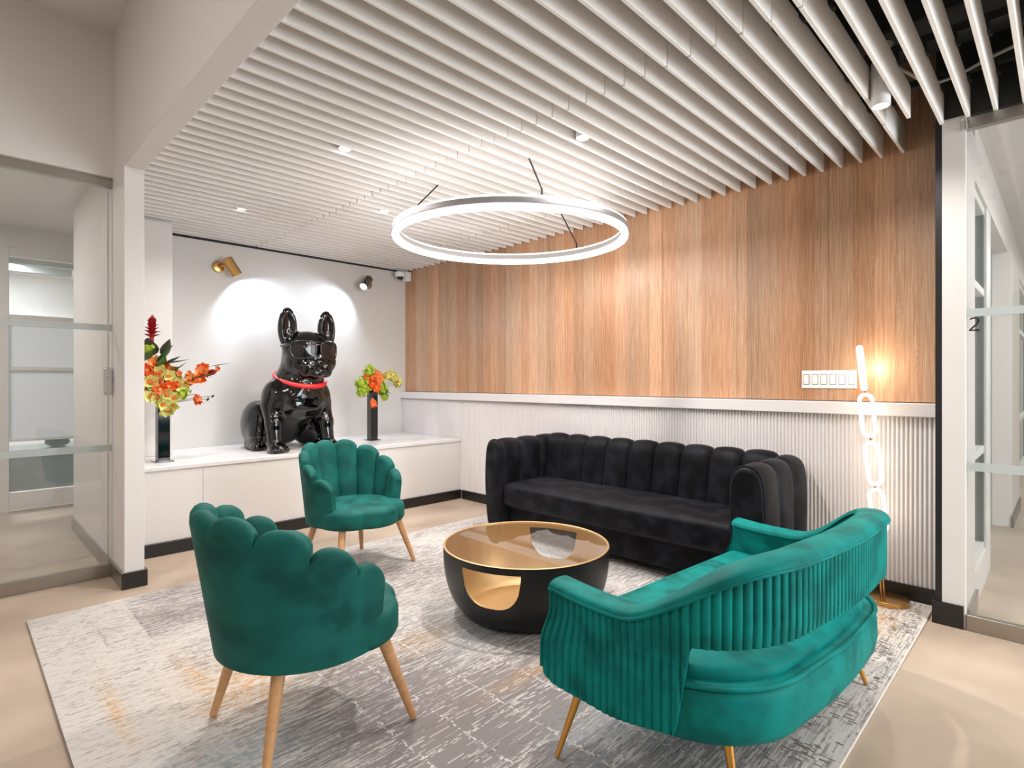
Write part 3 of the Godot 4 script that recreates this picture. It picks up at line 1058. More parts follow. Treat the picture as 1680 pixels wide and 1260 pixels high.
func dog_statue() -> void:
	var t := thing("dog_statue", "glossy black sitting bulldog statue in sunglasses and red collar on the white platform", "statue", Vector3(2.41, 0.689, -5.45))
	var m := -0.03
	var V := func(x, y, z): return Vector3(x, y, z)
	# trunk
	prim(1, V.call(m, 0.26, -0.28), V.call(0.25, 0.25, 0.25), 0, 0, 0.10)
	prim(0, V.call(m, 0.34, -0.18), V.call(m, 0.52, 0.10), 0.235, 0.25, 0.10)
	prim(1, V.call(m, 0.50, 0.15), V.call(0.27, 0.20, 0.19), 0, 0, 0.08)
	prim(0, V.call(m, 0.58, 0.08), V.call(0.02, 0.80, 0.165), 0.222, 0.205, 0.07)
	for sx in [-1.0, 1.0]:
		# front leg
		prim(1, V.call(m + sx * 0.225, 0.50, 0.12), V.call(0.105, 0.165, 0.14), 0, 0, 0.05)
		prim(0, V.call(m + sx * 0.245, 0.42, 0.13), V.call(m + sx * 0.255, 0.26, 0.20), 0.095, 0.075, 0.05)
		prim(0, V.call(m + sx * 0.255, 0.26, 0.20), V.call(m + sx * 0.257, 0.07, 0.235), 0.073, 0.066, 0.03)
		prim(1, V.call(m + sx * 0.257, 0.045, 0.27), V.call(0.085, 0.05, 0.10), 0, 0, 0.03)
		for k in 4:
			var tx: float = m + sx * 0.257 + (k - 1.5) * 0.042
			prim(0, V.call(tx, 0.040, 0.31), V.call(tx * 1.0 + (k - 1.5) * 0.004, 0.028, 0.365 - absf(k - 1.5) * 0.012), 0.025, 0.022, 0.008)
		# haunch, thigh, foot
		prim(1, V.call(m + sx * 0.245, 0.235, -0.24), V.call(0.135, 0.235, 0.235), 0, 0, 0.04)
		prim(1, V.call(m + sx * 0.285, 0.15, -0.10), V.call(0.085, 0.13, 0.12), 0, 0, 0.04)
		prim(0, V.call(m + sx * 0.31, 0.05, -0.22), V.call(m + sx * 0.315, 0.048, -0.02), 0.062, 0.052, 0.03)
		for k in 4:
			var tx: float = m + sx * 0.315 + (k - 1.5) * 0.036
			prim(0, V.call(tx, 0.036, -0.01), V.call(tx, 0.026, 0.045 - absf(k - 1.5) * 0.01), 0.022, 0.02, 0.007)
	# chest folds
	for sx in [-1.0, 1.0]:
		prim(0, V.call(m + sx * 0.04, 0.60, 0.31), V.call(m + sx * 0.15, 0.47, 0.30), 0.04, 0.03, 0.04)
	prim(0, V.call(m - 0.10, 0.42, 0.31), V.call(m + 0.10, 0.42, 0.31), 0.03, 0.03, 0.05)
	# head
	var hx := 0.045
	prim(1, V.call(hx, 0.955, 0.19), V.call(0.235, 0.195, 0.21), 0, 0, 0.06)
	prim(1, V.call(hx, 0.83, 0.20), V.call(0.225, 0.14, 0.19), 0, 0, 0.06)
	for sx in [-1.0, 1.0]:
		prim(1, V.call(hx + sx * 0.135, 0.85, 0.28), V.call(0.105, 0.115, 0.11), 0, 0, 0.04)
		prim(1, V.call(hx + sx * 0.075, 0.795, 0.385), V.call(0.075, 0.062, 0.06), 0, 0, 0.022)
		prim(1, V.call(hx + sx * 0.105, 0.755, 0.365), V.call(0.055, 0.06, 0.06), 0, 0, 0.022)
		prim(0, V.call(hx + sx * 0.03, 0.90, 0.415), V.call(hx + sx * 0.09, 0.865, 0.40), 0.022, 0.016, 0.014)
	prim(1, V.call(hx, 0.86, 0.37), V.call(0.10, 0.06, 0.07), 0, 0, 0.03)
	prim(1, V.call(hx, 0.735, 0.375), V.call(0.075, 0.045, 0.06), 0, 0, 0.02)
	prim(1, V.call(hx, 0.838, 0.445), V.call(0.046, 0.032, 0.026), 0, 0, 0.012)
	for sx in [-1.0, 1.0]:
		# ears, hollow in front
		var ex: float = hx + (0.215 if sx > 0 else -0.18)
		prim(1, V.call(ex, 1.17, 0.15), V.call(0.092, 0.20, 0.062), 0, 0, 0.04)
		prim(1, V.call(ex, 1.18, 0.205), V.call(0.060, 0.150, 0.045), 0, 0, -0.02)
	var b := nets(Vector3(-0.50, -0.01, -0.56), Vector3(0.46, 1.42, 0.52), 0.0115)
	for i in b.v.size():
		if b.v[i].y < 0.0: b.v[i] = Vector3(b.v[i].x, 0.0, b.v[i].z)
	part(t, "body", b.done(), M.black_gloss)
	# collar
	var cp := []
	for k in 40:
		var a := TAU * k / 40.0
		cp.append(Vector3(0.0 + cos(a) * 0.226, 0.688 - sin(a) * 0.078, 0.128 + sin(a) * 0.236))
	part(t, "collar", B.new().tube(cp, 0.024, 10, true).done(), M.collar_red, Transform3D.IDENTITY, "bright red collar")
	# sunglasses
	var g := Node3D.new()
	g.name = "sunglasses"
	t.add_child(g, true)
	g.position = Vector3(hx - 0.005, 0.968, 0.405)
	g.scale = Vector3.ONE * 1.06
	g.set_meta("label", "large black aviator sunglasses")
	for sx in [-1.0, 1.0]:
		var ol := []
		for k in 32:
			var a := TAU * k / 32.0
			var x := cos(a)
			var y := sin(a)
			var px: float = sx * 0.118 + 0.098 * signf(x) * pow(absf(x), 0.62) * (1.0 - 0.10 * (1.0 if y < 0 else 0.0) * absf(y))
			var py: float = 0.072 * signf(y) * pow(absf(y), 0.62) - 0.006 - 0.02 * (1.0 if y < 0 else 0.0) * absf(y) * (0.5 + 0.5 * x * sx)
			ol.append(Vector3(px, py, 0.03 - 0.45 * px * px / 0.22))
		part(g, "rim", B.new().tube(ol, 0.009, 8, true).done(), M.gunmetal)
		var lb := B.new()
		var ctr := Vector3(sx * 0.118, -0.006, 0.036 - 0.45 * 0.0139 / 0.22)
		lb.grid(32, 4, func(a, q):
			var e: Vector3 = ol[int(round(a * 32)) % 32]
			var p: Vector3 = ctr.lerp(e, q)
			return p + Vector3(0, 0, 0.008 * (1 - q * q)), true)
		part(g, "lens", lb.done(), M.lens)
		part(g, "temple", B.new().tube([Vector3(sx * 0.205, 0.03, -0.075), Vector3(sx * 0.222, 0.03, -0.14), Vector3(sx * 0.218, 0.03, -0.24)], 0.016, 8, false).done(), M.black_gloss)
	part(g, "bridge", B.new().tube([Vector3(-0.03, 0.03, 0.028), Vector3(0, 0.036, 0.036), Vector3(0.03, 0.03, 0.028)], 0.0075, 8).done(), M.gunmetal)
	part(g, "brow_bar", B.new().tube([Vector3(-0.03, 0.055, 0.026), Vector3(0, 0.058, 0.034), Vector3(0.03, 0.055, 0.026)], 0.006, 8).done(), M.black_gloss)

# ---------------------------------------------------------------- flowers
func petal(b: B, o: Vector3, dir: Vector3, up: Vector3, ln: float, wd: float, curl: float, cup: float) -> void:
	dir = dir.normalized()
	var sd := dir.cross(up).normalized()
	up = sd.cross(dir).normalized()
	b.grid(5, 4, func(a, c):
		var s: float = c * 2.0 - 1.0
		var ww: float = wd * sin(PI * pow(clampf(a * 0.96 + 0.02, 0, 1), 0.75))
		return o + dir * ln * a + sd * s * ww * 0.5 + up * (curl * a * a * ln + cup * s * s * ww), false, false)

func flower_mesh(kind: String) -> Array:
	var b := B.new()
	var c := B.new()
	match kind:
		"orchid":
			for k in 6:
				var a := TAU * k / 6.0
				petal(b, Vector3.ZERO, Vector3(cos(a), sin(a), 0.35 + 0.3 * (k % 2)), Vector3(0, 0, 1), 0.054, 0.056, 0.10, 0.28)
			c.rbox(Vector3(0, -0.004, 0.014), Vector3(0.02, 0.024, 0.022), 0.009, 2)
		"tulip":
			for k in 6:
				var a := TAU * k / 6.0
				petal(b, Vector3.ZERO, Vector3(cos(a) * 0.65, sin(a) * 0.65, 1), Vector3(-cos(a), -sin(a), 0.3), 0.068, 0.046, 0.22, 0.3)
			c.rbox(Vector3(0, 0, 0.012), Vector3(0.014, 0.014, 0.03), 0.006, 2)
		"ginger":
			for r in 6:
				for k in 5:
					var a := TAU * (k + 0.5 * r) / 5.0
					var sp := 0.9 - 0.13 * r
					petal(b, Vector3(0, 0, 0.016 * r), Vector3(cos(a) * sp, sin(a) * sp, 0.75), Vector3(-cos(a), -sin(a), 0.4), 0.048 - 0.003 * r, 0.038, -0.25, 0.25)
			c.tube([Vector3(0, 0, -0.02), Vector3(0, 0, 0.12)], [0.012, 0.006], 8)
		"lime":
			var r := RandomNumberGenerator.new()
			r.seed = 3
			for k in 26:
				var d := Vector3(r.randfn(), r.randfn(), r.randfn()).normalized()
				for q in 4:
					var sd := d.cross(Vector3(0.3, 0.7, 0.2)).normalized().rotated(d, TAU * q / 4.0)
					petal(b, d * 0.036, sd + d * 0.5, d, 0.019, 0.018, 0.1, 0.2)
			c.rbox(Vector3.ZERO, Vector3(0.066, 0.066, 0.066), 0.032, 3)
		"small":
			for k in 5:
				var a := TAU * k / 5.0
				petal(b, Vector3.ZERO, Vector3(cos(a), sin(a), 0.8), Vector3(0, 0, 1), 0.03, 0.024, 0.2, 0.3)
			c.rbox(Vector3(0, 0, 0.004), Vector3(0.012, 0.012, 0.014), 0.005, 2)
		"leaf":
			petal(b, Vector3.ZERO, Vector3(0, 0, 1), Vector3(0, 1, 0), 0.15, 0.062, 0.12, 0.12)
			c.tube([Vector3(0, 0, -0.01), Vector3(0, 0.004, 0.06)], [0.003, 0.0015], 5)
		"round_leaf":
			petal(b, Vector3.ZERO, Vector3(0, 0, 1), Vector3(0, 1, 0), 0.11, 0.10, 0.10, 0.10)
			c.tube([Vector3(0, 0, -0.01), Vector3(0, 0.004, 0.05)], [0.003, 0.0015], 5)
		"pod":
			b.lathe([Vector2(0, -0.012), Vector2(0.007, -0.006), Vector2(0.008, 0.004), Vector2(0, 0.014)], 10)
			c.rbox(Vector3(0, 0, 0), Vector3(0.006, 0.03, 0.006), 0.002, 1)
	return [b.done(), c.done()]

func bouquet(at: Vector3, top: float, list: Array, where: String, grp: String, shapes: Dictionary, sd: int) -> void:
	var rr := RandomNumberGenerator.new()
	rr.seed = sd
	var names := {"orchid": ["orchid_bloom", "pale yellow-green orchid bloom", "petal_cream", "petal_orange"], "tulip": ["tulip_bloom", "drooping orange tulip", "petal_orange", "petal_peach"], "ginger": ["ginger_bloom", "deep red ginger spike", "petal_red", "petal_red"], "lime": ["hydrangea_bloom", "round lime green cluster bloom", "petal_lime", "petal_lime"], "small": ["small_bloom", "small peach bud", "petal_peach", "petal_orange"], "orange": ["orange_bloom", "orange open bloom", "petal_orange", "petal_peach"], "peach": ["peach_bloom", "peach open bloom", "petal_peach", "petal_orange"], "leaf": ["long_leaf", "long green leaf", "leaf_green", "stem_green"], "round_leaf": ["round_leaf", "dark rounded leaf", "leaf_dark", "stem_green"], "pod": ["seed_pod", "tiny dark seed pod on a thin stalk", "leaf_dark", "stem_green"]}
	for q in list:
		var nm: Array = names[q[0]]
		var shp: Array = shapes["orchid" if q[0] in ["orange", "peach"] else q[0]]
		var off := Vector3(q[1], q[2], q[3] if q.size() > 3 else rr.randf_range(-0.05, 0.07))
		var t := thing(nm[0], nm[1] + " " + where, "leaf" if "leaf" in q[0] else "flower", at + off, 0, grp)
		var face := Vector3(-0.45 + rr.randf_range(-0.4, 0.4), rr.randf_range(-0.1, 0.4), 1.0)
		if q.size() > 4: face = q[4]
		var bs := Basis.looking_at(-face.normalized(), Vector3.UP if absf(face.normalized().y) < 0.95 else Vector3.FORWARD)
		bs = bs * Basis(Vector3(0, 0, 1), rr.randf() * TAU) if not "leaf" in q[0] else bs
		var sc: float = rr.randf_range(1.15, 1.45) * (q[5] if q.size() > 5 else 1.0)
		part(t, "blade" if "leaf" in q[0] else "petals", shp[0], M[nm[2]], Transform3D(bs.scaled(Vector3.ONE * sc), Vector3.ZERO))
		if not "leaf" in q[0]:
			part(t, "core", shp[1], M[nm[3]], Transform3D(bs.scaled(Vector3.ONE * sc), Vector3.ZERO))
		# stem down into the vase mouth
		var foot := Vector3(rr.randf_range(-0.015, 0.015), top - 0.05, rr.randf_range(-0.015, 0.015)) - off
		var mid := foot * 0.55 + Vector3(0, maxf(0.03, -foot.y * 0.12 + 0.03), 0)
		var pts := []
		for k in 9:
			var a := k / 8.0
			pts.append(Vector3.ZERO.lerp(mid, a).lerp(mid.lerp(foot, a), a))
		part(t, "stem", B.new().tube(pts, 0.0026, 5).done(), M.stem_green)

func vase(at: Vector3, label: String, h: float) -> void:
	var t := thing("vase", label, "vase", at)
	var w := 0.043
	part(t, "body", B.new().box(Vector3(-w + 0.004, h * 0.5 + 0.006, 0), Vector3(0.008, h, w * 2), 0.001).box(Vector3(w - 0.004, h * 0.5 + 0.006, 0), Vector3(0.008, h, w * 2), 0.001).box(Vector3(0, h * 0.5 + 0.006, -w + 0.004), Vector3(w * 2 - 0.016, h, 0.008), 0.001).box(Vector3(0, h * 0.5 + 0.006, w - 0.004), Vector3(w * 2 - 0.016, h, 0.008), 0.001).box(Vector3(0, 0.02, 0), Vector3(w * 2 - 0.016, 0.02, w * 2 - 0.016)).done(), M.black_gloss)
	part(t, "base_plate", bx(Vector3(-0.07, 0, -0.07), Vector3(0.07, 0.007, 0.07), 0.001), M.black_gloss)

func bouquets() -> void:
	var shapes := {}
	for k in ["orchid", "tulip", "ginger", "lime", "small", "leaf", "round_leaf", "pod"]:
		shapes[k] = flower_mesh(k)
	var a := Vector3(1.231, 0.689, -5.288)
	vase(a, "tall square black vase beside the white partition, holding the larger bouquet", 0.50)
	bouquet(a, 0.50, [
		["ginger", -0.079, 1.01, 0.0, Vector3(0.02, 1, 0.05), 1.1], ["round_leaf", 0.02, 0.86, -0.04, Vector3(0.3, 1, 0.3), 1.1], ["round_leaf", -0.09, 0.86, -0.03, Vector3(-0.2, 1, 0.5), 1.1], ["leaf", -0.06, 0.80, 0.03, Vector3(0.7, 0.8, 0.5)], ["leaf", -0.02, 0.80, 0.03, Vector3(1, 0.1, 0.5)], ["leaf", -0.14, 0.82, 0.0, Vector3(0.2, 0.4, 1)],
		["lime", -0.10, 0.93, -0.02], ["orange", -0.013, 0.80], ["orchid", -0.021, 0.734, 0.05], ["orchid", 0.031, 0.699, 0.06], ["orange", -0.083, 0.693], ["orange", -0.10, 0.75], ["orchid", -0.10, 0.66, 0.05], ["orange", 0.027, 0.615, 0.07], ["orange", 0.07, 0.62, 0.04], ["orange", -0.03, 0.593, 0.07], ["lime", -0.075, 0.626, 0.02], ["lime", 0.121, 0.556, 0.03], ["lime", 0.08, 0.64, -0.02], ["orchid", 0.009, 0.548, 0.09],
		["orchid", 0.051, 0.455, 0.08], ["orchid", -0.017, 0.475, 0.09], ["orchid", 0.06, 0.52, 0.07], ["orchid", -0.092, 0.53, 0.05], ["orange", -0.12, 0.60], ["small", 0.107, 0.725], ["small", 0.187, 0.731], ["ginger", 0.25, 0.70, 0.02, Vector3(1, 0.35, 0.2), 1.0],
		["orange", 0.312, 0.772], ["orange", 0.265, 0.674], ["small", 0.425, 0.772], ["leaf", 0.36, 0.79, 0.0, Vector3(1, 0.1, 0.2), 0.8], ["leaf", 0.12, 0.64, 0.03, Vector3(1, 0.3, 0.2)], ["leaf", 0.20, 0.68, 0.03, Vector3(1, 0.2, 0.4)], ["tulip", 0.241, 0.55, 0.02, Vector3(0.1, -0.9, 0.6)], ["pod", 0.339, 0.505], ["pod", 0.385, 0.53],
		["peach", -0.05, 0.66, 0.06], ["peach", 0.06, 0.74, 0.0], ["peach", -0.06, 0.80, 0.02], ["orchid", 0.10, 0.62, 0.06], ["orchid", 0.10, 0.68, 0.0], ["orchid", -0.05, 0.52, 0.08], ["orchid", 0.02, 0.42, 0.09], ["lime", 0.04, 0.58, 0.05], ["lime", 0.15, 0.60, 0.0], ["leaf", 0.02, 0.70, 0.0, Vector3(0.9, 0.6, 0.4), 0.9], ["leaf", -0.05, 0.74, 0.04, Vector3(0.4, 0.9, 0.6), 0.9], ["round_leaf", 0.03, 0.80, -0.02, Vector3(0.8, 0.5, 0.5), 0.9], ["peach", 0.20, 0.67, 0.03], ["small", 0.36, 0.74, 0.02], ["peach", 0.29, 0.73, 0.04]
	], "in the larger bouquet beside the white partition", "flowers of the larger bouquet", shapes, 5)
	var c := Vector3(3.34, 0.689, -5.535)
	vase(c, "tall square black vase between the dog statue and oak wall", 0.56)
	bouquet(c, 0.56, [
		["lime", -0.084, 0.76], ["orange", -0.092, 0.695, 0.05], ["orange", -0.05, 0.70, 0.06], ["peach", 0.028, 0.742, 0.05], ["peach", 0.05, 0.69, 0.06], ["peach", 0.028, 0.637, 0.07], ["orange", 0.0, 0.586, 0.07], ["orange", -0.03, 0.64, 0.05], ["leaf", -0.06, 0.73, 0.03, Vector3(-0.7, 0.4, 0.6), 0.7], ["leaf", 0.02, 0.66, 0.02, Vector3(0.8, 0.3, 0.6), 0.7], ["lime", -0.137, 0.64, 0.02, Vector3(0, 0, 1), 1.25], ["lime", -0.146, 0.55, 0.02, Vector3(0, 0, 1), 1.25], ["lime", -0.09, 0.58, 0.02, Vector3(0, 0, 1), 1.1], ["lime", 0.116, 0.574, 0.02, Vector3(0, 0, 1), 1.2], ["lime", 0.142, 0.486, 0.02, Vector3(0, 0, 1), 0.9],
		["orchid", 0.11, 0.70], ["orchid", 0.158, 0.727], ["orchid", 0.20, 0.735], ["orchid", 0.24, 0.72], ["orchid", 0.294, 0.679], ["orchid", 0.33, 0.66], ["orchid", 0.356, 0.63], ["peach", -0.02, 0.73, 0.06], ["lime", -0.03, 0.79, 0.0], ["lime", 0.07, 0.62, 0.04], ["leaf", 0.10, 0.58, 0.04, Vector3(0.5, -0.6, 0.6), 0.6], ["tulip", -0.039, 0.47, 0.065, Vector3(0.0, -1, 0.35), 1.3]
	], "in the smaller bouquet between statue and oak wall", "flowers of the smaller bouquet", shapes, 9)

# ---------------------------------------------------------------- lamps
func ring_sweep(R: float, prof: Array, n := 96) -> ArrayMesh:
	return B.new().grid(n, prof.size(), func(a, b):
		var q: Vector2 = prof[int(round(b * prof.size())) % prof.size()]
		return Vector3(cos(a * TAU) * (R + q.x), q.y, sin(a * TAU) * (R + q.x)), true, true).done()

func rounded_rect(w: float, h: float, r: float, cy: float) -> Array:
	var o := []
	for c in 4:
		var sx: float = [1, -1, -1, 1][c]
		var sy: float = [1, 1, -1, -1][c]
		for k in 4:
			var a := PI / 2 * (c + k / 3.0)
			o.append(Vector2(sx * (w / 2 - r) + cos(a) * r, cy + sy * (h / 2 - r) + sin(a) * r))
	return o

func pendant_ring() -> void:
	var R := 0.83
	var at := Vector3(2.905, 2.415, -2.907)
	var t := thing("ring_pendant", "large glowing ring pendant lamp with a grey metal band under the slats", "pendant lamp", at)
	t.rotation = Vector3(deg_to_rad(0.7), 0, deg_to_rad(0.7))
	glow("ring_glow", NEUTRAL, 3.2)
	glow("ring_glow_up", NEUTRAL, 2.6)
	part(t, "band", ring_sweep(R, rounded_rect(0.05, 0.040, 0.006, 0.014)), mat("ring_grey", Color(0.66, 0.65, 0.65), 0.45, 0.1))
	part(t, "lower_diffuser", ring_sweep(R, rounded_rect(0.046, 0.040, 0.017, -0.024)), M.ring_glow)
	part(t, "upper_diffuser", ring_sweep(R, rounded_rect(0.036, 0.014, 0.006, 0.040)), M.ring_glow_up)
	var Rv := Vector3(0.705, 0, 0.709)
	var Fv := Vector3(0.709, 0, -0.705)
	var apex := Vector3(0, 0.90, 0)
	for q in [[0.19, -0.81], [-0.83, 0.0], [0.56, 0.61]]:
		var p: Vector3 = Rv * q[0] + Fv * q[1] + Vector3(0, 0.045, 0)
		part(t, "knuckle", B.new().tube([p, p + Vector3(0, 0.045, 0)], 0.007, 8).done(), M.frame_dark)
		part(t, "stem", B.new().tube([p + Vector3(0, 0.04, 0), apex], 0.0055, 8).done(), M.frame_dark)
	part(t, "canopy", B.new().lathe([Vector2(0, 0.07), Vector2(0.07, 0.07), Vector2(0.07, 0.07), Vector2(0.07, 0.0), Vector2(0.07, 0.0), Vector2(0, 0)], 24, apex).done(), M.frame_dark)
	for k in 12:
		var a := TAU * k / 12.0
		var d := Vector3(cos(a), 0, sin(a))
		area(at + d * R + Vector3(0, -0.05, 0), at + d * R + Vector3(0, -1, 0), NEUTRAL, 0.15, Vector2(0.40, 0.04), 0.0).rotate_object_local(Vector3(0, 0, 1), a)
	for k in 8:
		var a := TAU * k / 8.0
		omni(at + Vector3(cos(a) * (R - 0.01), -0.062, sin(a) * (R - 0.01)), NEUTRAL, 0.105, 0.03)
	for k in 12:
		var a := TAU * (k + 0.5) / 12.0
		var d := Vector3(cos(a), 0, sin(a))
		area(at + d * R + Vector3(0, 0.052, 0), at + d * R + Vector3(0, 1, 0), NEUTRAL, 0.05, Vector2(0.40, 0.03), 0.0).rotate_object_local(Vector3(0, 0, 1), a)

func spot_lamps() -> void:
	glow("spot_glow", COOL, 8.0)
	glow("down_glow", NEUTRAL, 8.0)
	# adjustable wall spots
	for q in [[Vector3(1.925, 2.518, -6.15), Vector3(0.50, -0.80, 0.10), "brass adjustable wall spotlight on the side of the larger bouquet", "brass", 1.15], [Vector3(3.634, 2.548, -6.15), Vector3(-0.62, -0.62, 0.36), "brushed steel wall spotlight near the dome camera, its lit face showing", "steel", 1.15]]:
		var t := thing("wall_spotlight", q[2], "spotlight", q[0])
		var m: Material = M[q[3]]
		part(t, "wall_plate", B.new().lathe([Vector2(0, 0.03), Vector2(0.052, 0.03), Vector2(0.058, 0.022), Vector2(0.058, 0.022), Vector2(0.058, 0)], 28, Vector3.ZERO, Basis(Vector3.RIGHT, PI / 2)).done(), m)
		part(t, "arm", B.new().tube([Vector3(0, 0, 0.02), Vector3(0.02 * signf(q[1].x), 0, 0.10), Vector3(0.06 * signf(q[1].x), 0, 0.13)], 0.014, 10).done(), m)
		var d: Vector3 = q[1].normalized()
		var c := Vector3(0.085 * signf(q[1].x), 0.0, 0.135)
		var bs := Basis(Quaternion(Vector3.UP, d))
		part(t, "head", B.new().lathe([Vector2(0, -0.085), Vector2(0.046, -0.085), Vector2(0.05, -0.08), Vector2(0.05, 0.10), Vector2(0.05, 0.10), Vector2(0.043, 0.10), Vector2(0.043, 0.075), Vector2(0, 0.075)], 32, c, bs).done(), m)
		part(t, "led_face", B.new().lathe([Vector2(0, 0.082), Vector2(0.041, 0.082), Vector2(0.041, 0.078)], 24, c, bs).done(), M.spot_glow)
		spot(q[0] + c + d * 0.105, q[0] + c + d, COOL, q[4], 76.0, 0.045, 0.7)
	# recessed cans between the slats
	var k := 0
	for q in [[1.722, -3.128, "in the gap nearest the header beam"], [2.638, -2.01, "above the coffee table"], [1.714, -4.93, "in front of the display platform"], [2.586, -4.10, "beyond the glowing ring"]]:
		var n := roundf((q[1] + 0.721) / 0.1141 - 0.5)
		var z: float = -0.721 + 0.1141 * (n + 0.5)
		var t := thing("downlight", "small white can downlight between the slats " + q[2], "downlight", Vector3(q[0], 2.79, z), 0, "downlights between the slats")
		part(t, "can", B.new().lathe([Vector2(0.036, 0.0), Vector2(0.040, 0.0), Vector2(0.040, 0.0), Vector2(0.040, 0.14), Vector2(0.040, 0.14), Vector2(0, 0.14)], 24).done(), M.plastic_white)
		part(t, "lens", B.new().lathe([Vector2(0, 0.002), Vector2(0.036, 0.002), Vector2(0.036, 0.006)], 24).done(), M.down_glow)
		spot(Vector3(q[0], 2.78, z), Vector3(q[0], 0, z), NEUTRAL, 1.6 if q[1] < -4.5 else (3.4 if q[0] > 2.6 else 2.3), 74.0, 0.035, 0.9)
		k += 1
	var c := thing("cylinder_downlight", "white cylinder downlight hanging between the slats near the oak wall", "downlight", Vector3(3.303, 2.735, -0.664))
	part(c, "cylinder", B.new().lathe([Vector2(0.036, 0.0), Vector2(0.0425, 0.0), Vector2(0.0425, 0.0), Vector2(0.0425, 0.22), Vector2(0.0425, 0.22), Vector2(0, 0.22)], 32).done(), M.plastic_white)
	part(c, "lens", B.new().lathe([Vector2(0, 0.003), Vector2(0.036, 0.003), Vector2(0.036, 0.008)], 24).done(), M.down_glow)
	part(c, "junction_cone", B.new().lathe([Vector2(0.02, 0.22), Vector2(0.055, 0.30), Vector2(0.055, 0.30), Vector2(0, 0.30)], 24).done(), M.conduit_white)
	spot(Vector3(3.303, 2.725, -0.664), Vector3(3.303, 0, -0.664), NEUTRAL, 1.25, 76.0, 0.035, 0.9)

func floor_lamp() -> void:
	var at := Vector3(4.005, 0.012, -0.775)
	var t := thing("floor_lamp", "brass floor lamp of stacked glowing oval links beside the black sofa", "floor lamp", at)
	glow("link_glow", Color(1.0, 0.93, 0.84), 1.25)
	part(t, "base", B.new().lathe([Vector2(0, 0.03), Vector2(0.112, 0.03), Vector2(0.116, 0.026), Vector2(0.116, 0.026), Vector2(0.116, 0.0)], 48).done(), M.brass)
	for s in [-1, 1]:
		part(t, "pole", B.new().tube([Vector3(0, 0.02, -0.02 + s * 0.008), Vector3(0, 0.30, -0.03 + s * 0.008)], 0.0065, 10).done(), M.brass)
	# links: middle height, lean, turn
	var links := [[0.42, -0.035, 0.9], [0.70, -0.062, 0.55], [0.975, -0.092, 0.75], [1.255, -0.118, 0.7]]
	var zs := [-0.815, -0.835, -0.863, -0.887]
	var ys := [0.425, 0.69, 0.845, 1.14]
	var cs := [Vector3(0, 0.545, -0.045), Vector3(0, 0.833, -0.068), Vector3(0, 1.128, -0.100)]
	var tilt := Basis(Vector3.RIGHT, -0.10)
	var pts := []
	var mk := func(hw: float, hh: float) -> Array:
		var o := []
		for k in 48:
			var a := TAU * k / 48.0
			var y := sin(a)
			o.append(Vector3(cos(a) * hw, signf(y) * (hh - hw) * (1.0 if absf(y) > 0.001 else 0.0) + y * hw, 0))
		return o
	for k in 3:
		var b := B.new().tube(mk.call(0.036, 0.128), 0.0115, 10, true).done()
		var tw: float = [-1.15, -1.05, -1.0][k]
		part(t, "light_link", b, M.link_glow, Transform3D(tilt * Basis(Vector3.UP, tw), cs[k]))
		var c2: Vector3 = cs[k] + Vector3(0, 0.147, -0.0145)
		part(t, "joint", B.new().tube([c2 - Vector3(0, 0.008, 0), c2 + Vector3(0, 0.008, -0.001)], 0.006, 8).done(), M.brass)
		omni(at + cs[k], Color(1.0, 0.92, 0.82), 0.014, 0.05)
	var bc := Vector3(0, 0.33, -0.03)
	part(t, "stem", B.new().tube([Vector3(0, 0.28, -0.03), Vector3(0, 0.41, -0.036)], 0.006, 8).done(), M.brass)
	var top := Vector3(0, 1.42, -0.131)
	var tb := B.new().tube(mk.call(0.010, 0.128), 0.0165, 12, true).done()
	part(t, "light_link", tb, M.link_glow, Transform3D(tilt * Basis(Vector3.UP, 0.6), top))
	omni(at + top + Vector3(0.045, 0, 0.02), Color(1.0, 0.92, 0.82), 0.05, 0.03)

func switch_panel() -> void:
	var t := thing("switch_panel", "white six-gang light switch plate on the oak wall behind the floor lamp", "switch", Vector3(4.2, 1.363, -1.145))
	part(t, "plate", B.new().box(Vector3(-0.004, 0, 0), Vector3(0.008, 0.122, 0.335), 0.002).done(), M.plastic_white)
	for k in 6:
		var z := -0.1375 + k * 0.055
		part(t, "rocker_frame", bx(Vector3(-0.0095, -0.036, z - 0.0195), Vector3(-0.008, 0.036, z + 0.0195)), M.grey_panel)
		part(t, "rocker", B.new().box(Vector3(-0.0115, 0, z), Vector3(0.006, 0.064, 0.032), 0.001, Basis(Vector3(0, 0, 1), 0.05)).done(), M.plastic_white)

